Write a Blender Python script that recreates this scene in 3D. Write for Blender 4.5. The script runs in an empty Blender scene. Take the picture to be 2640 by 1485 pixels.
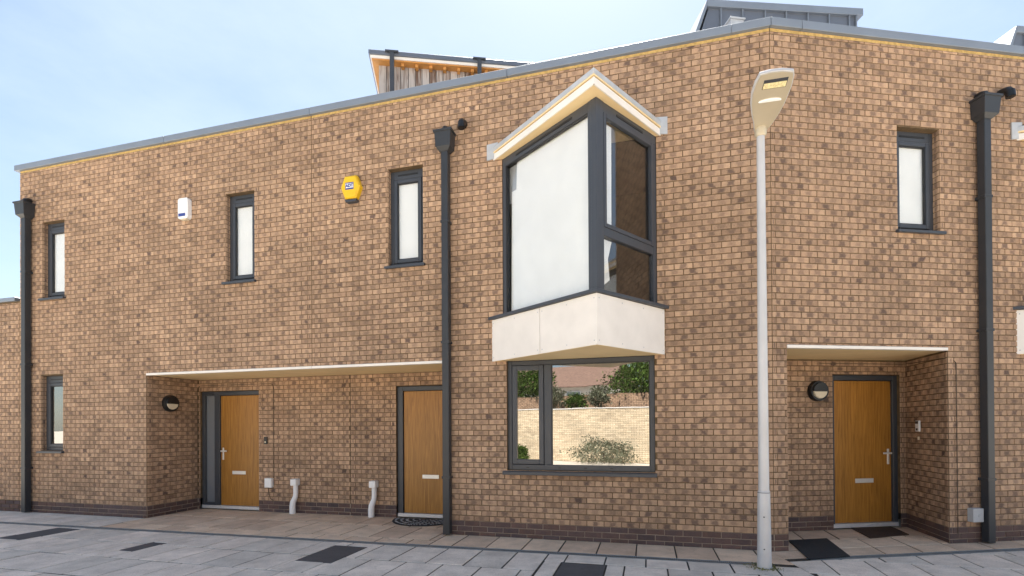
import bpy, bmesh, math, random
import numpy as np
from mathutils import Matrix, Vector
R = math.radians
random.seed(7)
scene = bpy.context.scene
COL = scene.collection

# ------------------------------------------------------------------ camera
F = 1300.0; PY = 1092.78; PITCH = .006; ROLL = -.006; CH = 1.52     # focal length / principal row in photo pixels (2640 wide)
_fw = np.array([0, math.cos(PITCH), math.sin(PITCH)]); _up = np.array([0, -math.sin(PITCH), math.cos(PITCH)]); _rt = np.array([1., 0, 0])
RT = math.cos(ROLL)*_rt + math.sin(ROLL)*_up; UP = -math.sin(ROLL)*_rt + math.cos(ROLL)*_up
cam = bpy.data.cameras.new('camera'); camo = bpy.data.objects.new('camera', cam); COL.objects.link(camo)
cam.sensor_width = 36; cam.lens = F/2640*36; cam.shift_y = (PY-742.5)/2640; cam.clip_start = .05; cam.clip_end = 3000
m = Matrix.Identity(4)
for i in range(3):
    m[i][0] = RT[i]; m[i][1] = UP[i]; m[i][2] = -_fw[i]
m[2][3] = CH
camo.matrix_world = m
scene.camera = camo

# ------------------------------------------------------------------ sky, sun, exposure
SUN_AZ, SUN_EL = R(8), R(60)          # from +Y towards +X ; the sun stands behind the houses
world = bpy.data.worlds.new('World'); scene.world = world; world.use_nodes = True
wt = world.node_tree; wn = wt.nodes; wl = wt.links
for n in list(wn): wn.remove(n)
sky = wn.new('ShaderNodeTexSky'); sky.sky_type = 'NISHITA'; sky.sun_disc = False
sky.sun_elevation = SUN_EL; sky.sun_rotation = SUN_AZ % (2*math.pi); sky.air_density = 1.0; sky.dust_density = .6; sky.ozone_density = .6
tc = wn.new('ShaderNodeTexCoord')
mp = wn.new('ShaderNodeMapping'); mp.inputs['Scale'].default_value = (1.1, 1.1, 2.6); mp.inputs['Location'].default_value = (3.1, .4, 0)
nz = wn.new('ShaderNodeTexNoise'); nz.inputs['Scale'].default_value = 2.1; nz.inputs['Detail'].default_value = 7; nz.inputs['Roughness'].default_value = .58
cr = wn.new('ShaderNodeValToRGB'); cr.color_ramp.elements[0].position = .48; cr.color_ramp.elements[1].position = .86
cr.color_ramp.elements[0].color = (.24, .24, .24, 1); cr.color_ramp.elements[1].color = (.72, .72, .72, 1)
mx = wn.new('ShaderNodeMixRGB'); mx.inputs[2].default_value = (4.3, 5.0, 5.4, 1)
bg = wn.new('ShaderNodeBackground'); bg.inputs['Strength'].default_value = .05
out = wn.new('ShaderNodeOutputWorld')
wl.new(tc.outputs['Generated'], mp.inputs[0]); wl.new(mp.outputs[0], nz.inputs['Vector']); wl.new(nz.outputs[0], cr.inputs[0])
wl.new(cr.outputs[0], mx.inputs[0]); wl.new(sky.outputs[0], mx.inputs[1]); wl.new(mx.outputs[0], bg.inputs[0]); wl.new(bg.outputs[0], out.inputs[0])
sun = bpy.data.lights.new('sun', 'SUN'); sun.energy = 5.0; sun.angle = R(.53); sun.color = (1, .95, .87)
suno = bpy.data.objects.new('sun', sun); COL.objects.link(suno)
sd = Vector((math.sin(SUN_AZ)*math.cos(SUN_EL), math.cos(SUN_AZ)*math.cos(SUN_EL), math.sin(SUN_EL)))
suno.rotation_euler = sd.to_track_quat('Z', 'Y').to_euler(); suno.location = (0, 0, 30)
vs = scene.view_settings
vs.view_transform = 'Standard'; vs.look = 'None'; vs.gamma = 1; vs.exposure = 2.1; vs.use_curve_mapping = False

# ------------------------------------------------------------------ site geometry (two wall planes that meet at corner K)
A, B = .2617, .1405
K = np.array([3.157, 6.1002])
dA = np.array([-math.cos(A), math.sin(A)]); nA = np.array([-math.sin(A), -math.cos(A)])
dB = np.array([math.cos(B), math.sin(B)]); nB = np.array([math.sin(B), -math.cos(B)])
class Plane:
    def __init__(s, o, d, n): s.o, s.d, s.n = np.array(o, float), np.array(d, float), np.array(n, float)
    def P(s, u, v, z):
        q = s.o + s.d*u + s.n*v
        return (q[0], q[1], z)
    def shift(s, v): return Plane(s.o+s.n*v, s.d, s.n)
PA, PB = Plane(K, dA, nA), Plane(K, dB, nB)
def ray(x, y): return _fw + RT*(x-1320)/F + UP*(PY-y)/F
def hit(pl, x, y, v=0):
    r = ray(x, y); o = pl.o+pl.n*v
    t, s = np.linalg.solve(np.array([[r[0], -pl.d[0]], [r[1], -pl.d[1]]]), o)
    return s, t*r[2]+CH
def at(x, y, Y):
    r = ray(x, y); t = Y/r[1]; return np.array([t*r[0], Y, t*r[2]+CH])

# ------------------------------------------------------------------ materials
def nodes(name):
    mt = bpy.data.materials.new(name); mt.use_nodes = True
    nt = mt.node_tree; b = nt.nodes['Principled BSDF']
    return mt, nt, nt.nodes, nt.links, b
def simple(name, col, rough=.6, metal=0, noise=.12, scale=18, bump=0, ior=1.45):
    mt, nt, n, l, b = nodes(name)
    b.inputs['Roughness'].default_value = rough; b.inputs['Metallic'].default_value = metal; b.inputs['IOR'].default_value = ior
    g = n.new('ShaderNodeNewGeometry'); t = n.new('ShaderNodeTexNoise'); t.inputs['Scale'].default_value = scale; t.inputs['Detail'].default_value = 5
    l.new(g.outputs['Position'], t.inputs['Vector'])
    r = n.new('ShaderNodeMapRange'); r.inputs[1].default_value = .25; r.inputs[2].default_value = .75; r.inputs[3].default_value = 1-noise; r.inputs[4].default_value = 1+noise
    l.new(t.outputs[0], r.inputs[0])
    mu = n.new('ShaderNodeMixRGB'); mu.blend_type = 'MULTIPLY'; mu.inputs[0].default_value = 1; mu.inputs[1].default_value = (*col, 1)
    l.new(r.outputs[0], mu.inputs[2]); l.new(mu.outputs[0], b.inputs['Base Color'])
    if bump:
        bp = n.new('ShaderNodeBump'); bp.inputs['Strength'].default_value = bump; bp.inputs['Distance'].default_value = .01
        t2 = n.new('ShaderNodeTexNoise'); t2.inputs['Scale'].default_value = scale*6; l.new(g.outputs['Position'], t2.inputs['Vector'])
        l.new(t2.outputs[0], bp.inputs['Height']); l.new(bp.outputs[0], b.inputs['Normal'])
    return mt
def brick_mat(name, light, mid, dark, blotch=1.0):
    mt, nt, n, l, b = nodes(name)
    at_ = n.new('ShaderNodeAttribute'); at_.attribute_name = 'bcol'
    sp = n.new('ShaderNodeSeparateColor'); l.new(at_.outputs['Color'], sp.inputs[0])
    uv = n.new('ShaderNodeUVMap'); su = n.new('ShaderNodeSeparateXYZ'); l.new(uv.outputs[0], su.inputs[0])
    g = n.new('ShaderNodeNewGeometry')
    def math_(op, a, c, cl=False):
        q = n.new('ShaderNodeMath'); q.operation = op; q.use_clamp = cl
        for i, v in enumerate((a, c)):
            if v is None: continue
            if isinstance(v, (int, float)): q.inputs[i].default_value = v
            else: l.new(v, q.inputs[i])
        return q.outputs[0]
    du = math_('SUBTRACT', su.outputs[0], .5); dv = math_('SUBTRACT', su.outputs[1], .5)
    du = math_('ABSOLUTE', du, None); dv = math_('ABSOLUTE', dv, None)
    nz1 = n.new('ShaderNodeTexNoise'); nz1.inputs['Scale'].default_value = 22; nz1.inputs['Detail'].default_value = 4; l.new(g.outputs['Position'], nz1.inputs['Vector'])
    wob = math_('MULTIPLY', math_('SUBTRACT', nz1.outputs[0], .5), .8)
    d = math_('ADD', math_('MAXIMUM', math_('MULTIPLY', du, 2.3), math_('MULTIPLY', dv, .95)), wob)
    m1 = n.new('ShaderNodeMapRange'); m1.interpolation_type = 'SMOOTHSTEP'
    m1.inputs[1].default_value = .20; m1.inputs[2].default_value = .62; m1.inputs[3].default_value = 1; m1.inputs[4].default_value = 0
    l.new(d, m1.inputs[0])
    bl = math_('MULTIPLY', math_('MULTIPLY', m1.outputs[0], sp.outputs[1]), blotch, True)
    mix = n.new('ShaderNodeMixRGB'); mix.inputs[1].default_value = (*light, 1); mix.inputs[2].default_value = (*mid, 1); l.new(sp.outputs[0], mix.inputs[0])
    mix2 = n.new('ShaderNodeMixRGB'); mix2.inputs[2].default_value = (*dark, 1); l.new(bl, mix2.inputs[0]); l.new(mix.outputs[0], mix2.inputs[1])
    nz2 = n.new('ShaderNodeTexNoise'); nz2.inputs['Scale'].default_value = 55; nz2.inputs['Detail'].default_value = 6; l.new(g.outputs['Position'], nz2.inputs['Vector'])
    nz3 = n.new('ShaderNodeTexNoise'); nz3.inputs['Scale'].default_value = .9; nz3.inputs['Detail'].default_value = 4; l.new(g.outputs['Position'], nz3.inputs['Vector'])
    v = math_('ADD', math_('MULTIPLY', nz2.outputs[0], .6), math_('MULTIPLY', nz3.outputs[0], .75))
    v = math_('ADD', math_('MULTIPLY', sp.outputs[2], .36), math_('ADD', v, .18))
    mu = n.new('ShaderNodeMixRGB'); mu.blend_type = 'MULTIPLY'; mu.inputs[0].default_value = 1; l.new(mix2.outputs[0], mu.inputs[1]); l.new(v, mu.inputs[2])
    l.new(mu.outputs[0], b.inputs['Base Color']); b.inputs['Roughness'].default_value = .85
    bp = n.new('ShaderNodeBump'); bp.inputs['Strength'].default_value = .35; bp.inputs['Distance'].default_value = .004
    l.new(nz2.outputs[0], bp.inputs['Height']); l.new(bp.outputs[0], b.inputs['Normal'])
    return mt
def door_mat():
    mt, nt, n, l, b = nodes('golden_oak')
    g = n.new('ShaderNodeNewGeometry'); mp = n.new('ShaderNodeMapping'); mp.inputs['Scale'].default_value = (26, 26, 1.1); l.new(g.outputs['Position'], mp.inputs[0])
    t = n.new('ShaderNodeTexNoise'); t.inputs['Scale'].default_value = 1.6; t.inputs['Detail'].default_value = 6; t.inputs['Distortion'].default_value = 1.4; l.new(mp.outputs[0], t.inputs[0])
    r = n.new('ShaderNodeValToRGB'); e = r.color_ramp.elements
    e[0].position = .32; e[0].color = (.25, .108, .017, 1); e[1].position = .68; e[1].color = (.44, .205, .036, 1)
    l.new(t.outputs[0], r.inputs[0]); l.new(r.outputs[0], b.inputs['Base Color']); b.inputs['Roughness'].default_value = .42
    return mt
def timber_mat():
    mt, nt, n, l, b = nodes('weathered_timber')
    g = n.new('ShaderNodeNewGeometry'); mp = n.new('ShaderNodeMapping'); mp.inputs['Scale'].default_value = (14, 14, 1.2); l.new(g.outputs['Position'], mp.inputs[0])
    t = n.new('ShaderNodeTexNoise'); t.inputs['Scale'].default_value = 1.5; t.inputs['Detail'].default_value = 6; t.inputs['Distortion'].default_value = .8; l.new(mp.outputs[0], t.inputs[0])
    oi = n.new('ShaderNodeObjectInfo')
    ad = n.new('ShaderNodeMath'); ad.operation = 'MULTIPLY_ADD'; ad.inputs[1].default_value = .45; l.new(oi.outputs['Random'], ad.inputs[0]); 
    ad2 = n.new('ShaderNodeMath'); ad2.operation = 'SUBTRACT'; ad2.inputs[1].default_value = .22; l.new(t.outputs[0], ad2.inputs[0]); l.new(ad2.outputs[0], ad.inputs[2])
    r = n.new('ShaderNodeValToRGB'); e = r.color_ramp.elements
    e[0].position = .28; e[0].color = (.13, .075, .05, 1); e[1].position = .66; e[1].color = (.47, .43, .41, 1)
    l.new(ad.outputs[0], r.inputs[0]); l.new(r.outputs[0], b.inputs['Base Color']); b.inputs['Roughness'].default_value = .8
    return mt
def slab_mat(name, c1, c2):
    mt, nt, n, l, b = nodes(name)
    g = n.new('ShaderNodeNewGeometry'); oi = n.new('ShaderNodeObjectInfo')
    mix = n.new('ShaderNodeMixRGB'); mix.inputs[1].default_value = (*c1, 1); mix.inputs[2].default_value = (*c2, 1); l.new(oi.outputs['Random'], mix.inputs[0])
    t = n.new('ShaderNodeTexNoise'); t.inputs['Scale'].default_value = 70; t.inputs['Detail'].default_value = 5; l.new(g.outputs['Position'], t.inputs[0])
    t2 = n.new('ShaderNodeTexNoise'); t2.inputs['Scale'].default_value = 3.2; t2.inputs['Detail'].default_value = 6; t2.inputs['Roughness'].default_value = .65; l.new(g.outputs['Position'], t2.inputs[0])
    ma = n.new('ShaderNodeMath'); ma.operation = 'MULTIPLY_ADD'; ma.inputs[1].default_value = .75; l.new(t.outputs[0], ma.inputs[0])
    mb = n.new('ShaderNodeMath'); mb.operation = 'MULTIPLY_ADD'; mb.inputs[1].default_value = 1.0; mb.inputs[2].default_value = .12; l.new(t2.outputs[0], mb.inputs[0]); l.new(mb.outputs[0], ma.inputs[2])
    mu = n.new('ShaderNodeMixRGB'); mu.blend_type = 'MULTIPLY'; mu.inputs[0].default_value = 1; l.new(mix.outputs[0], mu.inputs[1]); l.new(ma.outputs[0], mu.inputs[2])
    t3 = n.new('ShaderNodeTexNoise'); t3.inputs['Scale'].default_value = 9; t3.inputs['Detail'].default_value = 8; t3.inputs['Roughness'].default_value = .75; l.new(g.outputs['Position'], t3.inputs[0])
    r3 = n.new('ShaderNodeMapRange'); r3.inputs[1].default_value = .55; r3.inputs[2].default_value = .74; r3.inputs[3].default_value = 0; r3.inputs[4].default_value = .55; l.new(t3.outputs[0], r3.inputs[0])
    st = n.new('ShaderNodeMixRGB'); st.inputs[2].default_value = (c1[0]*.42, c1[1]*.40, c1[2]*.36, 1); l.new(r3.outputs[0], st.inputs[0]); l.new(mu.outputs[0], st.inputs[1])
    l.new(st.outputs[0], b.inputs['Base Color']); b.inputs['Roughness'].default_value = .78
    bp = n.new('ShaderNodeBump'); bp.inputs['Strength'].default_value = .3; bp.inputs['Distance'].default_value = .003; l.new(t.outputs[0], bp.inputs['Height']); l.new(bp.outputs[0], b.inputs['Normal'])
    return mt
def glass_mat(name, ior, tint):      # mirror-like coated glazing in front of an unlit room
    mt, nt, n, l, b = nodes(name)
    b.inputs['Base Color'].default_value = (*tint, 1); b.inputs['Roughness'].default_value = .012; b.inputs['IOR'].default_value = ior
    g = n.new('ShaderNodeNewGeometry'); t = n.new('ShaderNodeTexNoise'); t.inputs['Scale'].default_value = 1.6; l.new(g.outputs['Position'], t.inputs[0])
    bp = n.new('ShaderNodeBump'); bp.inputs['Strength'].default_value = .035; bp.inputs['Distance'].default_value = .02; l.new(t.outputs[0], bp.inputs['Height']); l.new(bp.outputs[0], b.inputs['Normal'])
    return mt
def clear_mat(name):                 # thin clear pane: what lies behind shows, with a mirror layer over it
    mt, nt, n, l, b = nodes(name)
    o = n['Material Output']; n.remove(b)
    tr = n.new('ShaderNodeBsdfTransparent'); tr.inputs[0].default_value = (.985, .99, .985, 1)
    gl = n.new('ShaderNodeBsdfGlossy'); gl.inputs['Roughness'].default_value = .01
    lw_ = n.new('ShaderNodeLayerWeight'); lw_.inputs[0].default_value = .5
    pw = n.new('ShaderNodeMath'); pw.operation = 'POWER'; pw.inputs[1].default_value = 4; l.new(lw_.outputs['Facing'], pw.inputs[0])
    fr = n.new('ShaderNodeMath'); fr.operation = 'MULTIPLY_ADD'; fr.inputs[1].default_value = .8; fr.inputs[2].default_value = .09; l.new(pw.outputs[0], fr.inputs[0])
    ms = n.new('ShaderNodeMixShader'); l.new(fr.outputs[0], ms.inputs[0]); l.new(tr.outputs[0], ms.inputs[1]); l.new(gl.outputs[0], ms.inputs[2]); l.new(ms.outputs[0], o.inputs[0])
    return mt
def leaf_mat(name, c1, c2):
    mt, nt, n, l, b = nodes(name)
    g = n.new('ShaderNodeNewGeometry'); t = n.new('ShaderNodeTexNoise'); t.inputs['Scale'].default_value = 3; l.new(g.outputs['Position'], t.inputs[0])
    mix = n.new('ShaderNodeMixRGB'); mix.inputs[1].default_value = (*c1, 1); mix.inputs[2].default_value = (*c2, 1); l.new(t.outputs[0], mix.inputs[0]); l.new(mix.outputs[0], b.inputs['Base Color'])
    b.inputs['Roughness'].default_value = .6
    return mt
M = {}
M['brick'] = brick_mat('brown_brick', (.43, .286, .187), (.330, .213, .138), (.118, .076, .060), 1.0)
M['plinth'] = brick_mat('engineering_brick', (.125, .073, .060), (.085, .060, .062), (.055, .045, .052), .4)
M['buffbrick'] = brick_mat('buff_brick', (.64, .54, .39), (.56, .455, .32), (.40, .31, .20), .5)
M['mortar'] = simple('buff_mortar', (.125, .083, .045), .95, noise=.4, scale=9, bump=.3)
M['plinth_mortar'] = simple('grey_mortar', (.30, .24, .19), .95, noise=.2, scale=9)
M['anth'] = simple('anthracite_aluminium', (.052, .058, .071), .38, 0, .06, 6)
M['anth2'] = simple('anthracite_gasket', (.018, .019, .022), .5, 0, .05, 6)
M['pipe'] = simple('powder_coated_pipe', (.033, .036, .042), .42, 0, .10, 5)
M['black'] = simple('black_plastic', (.012, .013, .015), .35, 0, .05)
M['white'] = simple('white_board', (.80, .76, .72), .55, 0, .06, 4)
M['cream'] = simple('bounce_tinted_cream', (.83, .64, .36), .6, 0, .06, 4)  # cream board; yellow ground bounce is put into the colour
M['zinc'] = simple('zinc_coping', (.215, .25, .305), .45, .25, .07, 2.5)
M['zincdark'] = simple('standing_seam_zinc', (.145, .165, .205), .42, .3, .08, 2.5)
M['lead'] = simple('lead_flashing', (.47, .49, .52), .55, .2, .15, 7)
M['door'] = door_mat()
M['steel'] = simple('brushed_steel', (.74, .73, .71), .35, .3, .05)
M['sillmetal'] = simple('threshold_metal', (.68, .69, .72), .4, .3, .06)
M['glass'] = glass_mat('reflective_glass', 3.8, (.016, .015, .013))
M['clear'] = clear_mat('clear_glass')
M['blind'] = simple('white_blind', (.92, .92, .92), .8, 0, .05, 3, .06)
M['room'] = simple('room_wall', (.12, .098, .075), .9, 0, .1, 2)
M['timber'] = timber_mat()
M['ochre'] = simple('ochre_finish', (.50, .345, .135), .95, noise=.3, scale=25)  # brighter and yellower than the wall mortar
M['orange'] = simple('orange_timber', (.56, .26, .07), .6, 0, .15, 6)
M['slab_grey'] = slab_mat('grey_paving', (.56, .51, .455), (.74, .645, .565))
M['slab_buff'] = slab_mat('buff_paving', (.55, .405, .30), (.69, .53, .395))
M['slab_dark'] = slab_mat('dark_paving', (.070, .068, .074), (.085, .082, .086))
M['bed'] = simple('sand_bed', (.035, .031, .027), .95, 0, .2, 20)
M['street'] = simple('street_setts', (.50, .45, .38), .85, 0, .15, 3, .3)
M['galv'] = simple('galvanised_paint', (.56, .56, .575), .45, .2, .07, 4)
M['lampunder'] = simple('bounce_tinted_underside', (.52, .46, .35), .4, .25, .05, 4)  # bounced light painted in as a golden tint, unlike the lantern top
M['led'] = simple('lamp_lens', (.75, .66, .38), .15, 0, .3, 60)
M['yellow'] = simple('yellow_plastic', (.80, .49, .015), .4, 0, .04)
M['blue'] = simple('blue_print', (.03, .06, .27), .5, 0, .03)
M['whitep'] = simple('white_plastic', (.84, .84, .85), .45, 0, .03)
M['greyp'] = simple('grey_plastic', (.42, .43, .45), .5, 0, .06)
M['lens'] = simple('opal_lens', (.62, .55, .42), .3, 0, .04)
M['mat_black'] = simple('black_rubber', (.022, .024, .029), .85, 0, .4, 60, .6)
M['mat_brown'] = simple('brown_coir', (.060, .036, .026), .95, 0, .35, 120, .6)
M['mat_spot'] = simple('grey_fleck', (.42, .42, .43), .8, 0, .2)
M['drain'] = simple('drain_metal', (.27, .30, .32), .5, .3, .2, 12)
M['drain_dark'] = simple('drain_void', (.012, .013, .015), .9)
M['moss'] = leaf_mat('moss', (.12, .13, .03), (.20, .19, .06))
M['leaf'] = leaf_mat('leaves', (.05, .10, .015), (.13, .22, .03))
M['leaf2'] = leaf_mat('grey_leaves', (.16, .175, .115), (.25, .26, .18))
M['sideglass'] = glass_mat('frosted_sidelight', 1.8, (.20, .22, .25))
M['bark'] = simple('bark', (.10, .075, .055), .95, 0, .3, 20)
M['tile'] = simple('clay_tiles', (.17, .105, .08), .85, 0, .25, 5)
M['render'] = simple('white_render', (.72, .70, .66), .9, 0, .06, 2)

# ------------------------------------------------------------------ mesh helpers
ORG = np.zeros(3)
def link(o, parent=None):
    COL.objects.link(o)
    if parent is not None:
        o.parent = parent
    return o
class MB:
    def __init__(s): s.v = []; s.f = []
    def add(s, vs, fs):
        k = len(s.v); s.v += [tuple(map(float, q)) for q in vs]; s.f += [tuple(i+k for i in f) for f in fs]; return s
    def box8(s, p):
        return s.add(p, [(0, 1, 2, 3), (7, 6, 5, 4), (0, 4, 5, 1), (1, 5, 6, 2), (2, 6, 7, 3), (3, 7, 4, 0)])
    def box(s, pl, u0, u1, v0, v1, z0, z1):
        P = pl.P
        return s.box8([P(u0, v0, z0), P(u1, v0, z0), P(u1, v1, z0), P(u0, v1, z0), P(u0, v0, z1), P(u1, v0, z1), P(u1, v1, z1), P(u0, v1, z1)])
    def prism(s, poly, z0, z1):      # poly: list of xy, vertical extrusion
        n = len(poly)
        return s.add([(x, y, z0) for x, y in poly]+[(x, y, z1) for x, y in poly],
                     [tuple(range(n))[::-1], tuple(range(n, 2*n))]+[(i, (i+1) % n, n+(i+1) % n, n+i) for i in range(n)])
    def uzprism(s, pl, poly, v0, v1):    # poly of (u,z) extruded along the plane's normal
        n = len(poly)
        return s.add([pl.P(u, v0, z) for u, z in poly]+[pl.P(u, v1, z) for u, z in poly],
                     [tuple(range(n))[::-1], tuple(range(n, 2*n))]+[(i, (i+1) % n, n+(i+1) % n, n+i) for i in range(n)])
    def tube(s, pts, rad, n=10, cap=True):
        pts = [Vector(p) for p in pts]; rs = rad if isinstance(rad, (list, tuple)) else [rad]*len(pts)
        k = len(s.v); a = None
        for i, p in enumerate(pts):
            t = (pts[min(i+1, len(pts)-1)]-pts[max(i-1, 0)]).normalized()
            if a is None: a = t.orthogonal().normalized()
            a = (a-t*a.dot(t)).normalized(); b = t.cross(a)
            for j in range(n):
                q = 2*math.pi*j/n; s.v.append(tuple(p+(a*math.cos(q)+b*math.sin(q))*rs[i]))
        for i in range(len(pts)-1):
            for j in range(n):
                s.f.append((k+i*n+j, k+i*n+(j+1) % n, k+(i+1)*n+(j+1) % n, k+(i+1)*n+j))
        if cap:
            s.f.append(tuple(k+j for j in range(n))[::-1]); e = k+(len(pts)-1)*n; s.f.append(tuple(e+j for j in range(n)))
        return s
    def mesh(s, name, mat, bevel=0, smooth=False):
        me = bpy.data.meshes.new(name); me.from_pydata(s.v, [], s.f)
        bm = bmesh.new(); bm.from_mesh(me)
        bmesh.ops.recalc_face_normals(bm, faces=bm.faces)
        if bevel: bmesh.ops.bevel(bm, geom=[e for e in bm.edges if len(e.link_faces) == 2 and e.calc_face_angle(0) > .5], offset=bevel, segments=1, affect='EDGES', clamp_overlap=True)
        bm.to_mesh(me); bm.free()
        if smooth:
            me.shade_smooth(); 
        me.materials.append(M[mat] if isinstance(mat, str) else mat)
        return me
    def build(s, name, mat, parent=None, bevel=0, smooth=False, label=None):
        o = bpy.data.objects.new(name, s.mesh(name, mat, bevel, smooth)); link(o, parent)
        if parent is not None:
            q = parent; w = Vector((0, 0, 0))
            while q is not None: w += q.location; q = q.parent
            o.location = -w
        if smooth: 
            md = o.modifiers.new('edges', 'EDGE_SPLIT'); md.split_angle = R(40)
        if label: o['label'] = label
        return o
def tag(o, label, cat, group=None, kind=None):
    if kind: o['kind'] = kind
    else:
        o['category'] = cat
    o['label'] = label
    if group: o['group'] = group
    return o
def thing(name, label, cat, loc, group=None):
    o = bpy.data.objects.new(name, None); COL.objects.link(o); o.location = loc; o.empty_display_size = .2
    return tag(o, label, cat, group)
def struct(o): o['kind'] = 'structure'; return o
def lathe(mb, centre, axis, prof, n=24):      # prof: (radius, along)
    ax = Vector(axis).normalized(); a = ax.orthogonal().normalized(); b = ax.cross(a); c = Vector(centre); k = len(mb.v)
    for r, h in prof:
        for j in range(n):
            q = 2*math.pi*j/n; mb.v.append(tuple(c+ax*h+(a*math.cos(q)+b*math.sin(q))*r))
    for i in range(len(prof)-1):
        for j in range(n): mb.f.append((k+i*n+j, k+i*n+(j+1) % n, k+(i+1)*n+(j+1) % n, k+(i+1)*n+j))
    mb.f.append(tuple(k+j for j in range(n))[::-1]); e = k+(len(prof)-1)*n; mb.f.append(tuple(e+j for j in range(n)))
    return mb

# ------------------------------------------------------------------ brickwork
ZP = .2012                                  # top of the dark plinth courses
BL, BH, CU, CZ = .215, .065, .225, .075
def brick_verts(w, h, dep, rr):
    # front-chamfered block: back ring at v=0, side ring, front ring ; local (u,v,z) from the lower left corner
    c = .0035; j = lambda a: rr.uniform(-a, a)
    f = dep+j(.0018); t1 = j(.0012); t2 = j(.0012)
    e = .0016
    base = [(0, 0, 0), (w, 0, 0), (w, 0, h), (0, 0, h)]
    mid = [(j(e), f-c, j(e)), (w+j(e), f-c, j(e)), (w+j(e), f-c, h+j(e)), (j(e), f-c, h+j(e))]
    fr = [(c+j(e), f+t1, c+j(e)), (w-c+j(e), f-t1, c+j(e)), (w-c+j(e), f-t2, h-c+j(e)), (c+j(e), f+t2, h-c+j(e))]
    fs = [(8, 9, 10, 11)]
    for a in (0, 4):
        for i in range(4): fs.append((a+i, a+(i+1) % 4, a+4+(i+1) % 4, a+4+i))
    return base+mid+fr, fs
def field(pl, ulo, uhi, zlo, zhi, holes=(), phase=0., mirror=False, kind='brick', hdr=False):
    """list of bricks (plane,u0,u1,z0,z1,full) laid in stretcher bond on a wall plane"""
    res = []
    k0 = math.floor((zlo-ZP)/CZ)-1; k1 = math.ceil((zhi-ZP)/CZ)+1
    for k in range(k0, k1):
        z0 = ZP+k*CZ+.005; z1 = z0+BH
        if z1 <= zlo+.004 or z0 >= zhi-.004: continue
        a, b = max(z0, zlo), min(z1, zhi)
        spans = [(ulo, uhi, a, b)]
        for (h0, h1, g0, g1) in holes:
            ns = []
            for s0, s1, a, b in spans:
                ov = min(b, g1)-max(a, g0)
                if ov <= 0 or h1 <= s0 or h0 >= s1: ns.append((s0, s1, a, b)); continue
                if h0 > s0: ns.append((s0, h0, a, b))
                if ov < .045: ns.append((max(s0, h0), min(s1, h1), a, g0-.004) if g0 > a else (max(s0, h0), min(s1, h1), g1+.004, b))
                if h1 < s1: ns.append((h1, s1, a, b))
            spans = ns
        off = phase+(CU/2 if k % 2 else 0)
        for s0, s1, a, b in spans:
            if b-a < .012: continue
            i = math.floor((s0-off)/CU)
            while off+i*CU < s1:
                u0 = max(off+i*CU+.005, s0); u1 = min(off+i*CU+.005+BL, s1); i += 1
                if u1-u0 < .02: continue
                res.append((pl, u0, u1, a, b, abs(u1-u0-BL) < 1e-6 and abs(b-a-BH) < 1e-6))
    return res
def bcol(rr):
    bl = rr.random(); g = .34+.38*rr.random() if bl < .80 else .62+.3*rr.random()
    if rr.random() < .015: g = 1.2
    return (rr.random(), g, rr.random())
def attrs(me, cols, uvs):
    ca = me.attributes.new('bcol', 'FLOAT_COLOR', 'FACE')
    ca.data.foreach_set('color', np.array(cols, np.float32).ravel())
    ul = me.uv_layers.new(name='UVMap'); ul.data.foreach_set('uv', np.array(uvs, np.float32).ravel())
UVF = None
def brick_uv(vs, fs, w, h):
    o = []
    for f in fs:
        for i in f: o.append((min(max(vs[i][0]/w, 0), 1), min(max(vs[i][2]/h, 0), 1)))
    return o
PROTO = {}
def protos(kind):
    if kind not in PROTO:
        rr = random.Random(5); PROTO[kind] = []
        for k in range(40):
            vs, fs = brick_verts(BL, BH, .007, rr); c = bcol(rr)
            vs2 = [(x-BL/2, y, z-BH/2) for x, y, z in vs]
            for hand in (0, 1):
                v3 = [(x, y, z) if hand == 0 else (-x, y, z) for x, y, z in vs2]
                f3 = [f[::-1] for f in fs] if hand == 0 else fs
                me = bpy.data.meshes.new('brick'); me.from_pydata(v3, [], f3)
                uvs = [q for f in f3 for q in [(min(max(vs[i][0]/BL, 0), 1), min(max(vs[i][2]/BH, 0), 1)) for i in f]]
                attrs(me, [(*c, 1)]*len(f3), uvs); me.materials.append(M[kind]); PROTO[kind].append(me)
    return PROTO[kind]
def proj_area(pl, u, z):
    p = np.array(pl.P(u, 0, z)); v = p-np.array([0, 0, CH]); dd = v@v
    zc = v@_fw
    if zc <= .5: return 0
    x = 1320+F*(v@RT)/zc; y = PY-F*(v@UP)/zc
    if not (0 < x < 2640 and 0 < y < 1485): return 0
    cosn = abs(v[0]*pl.n[0]+v[1]*pl.n[1])
    return cosn/zc**3
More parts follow.
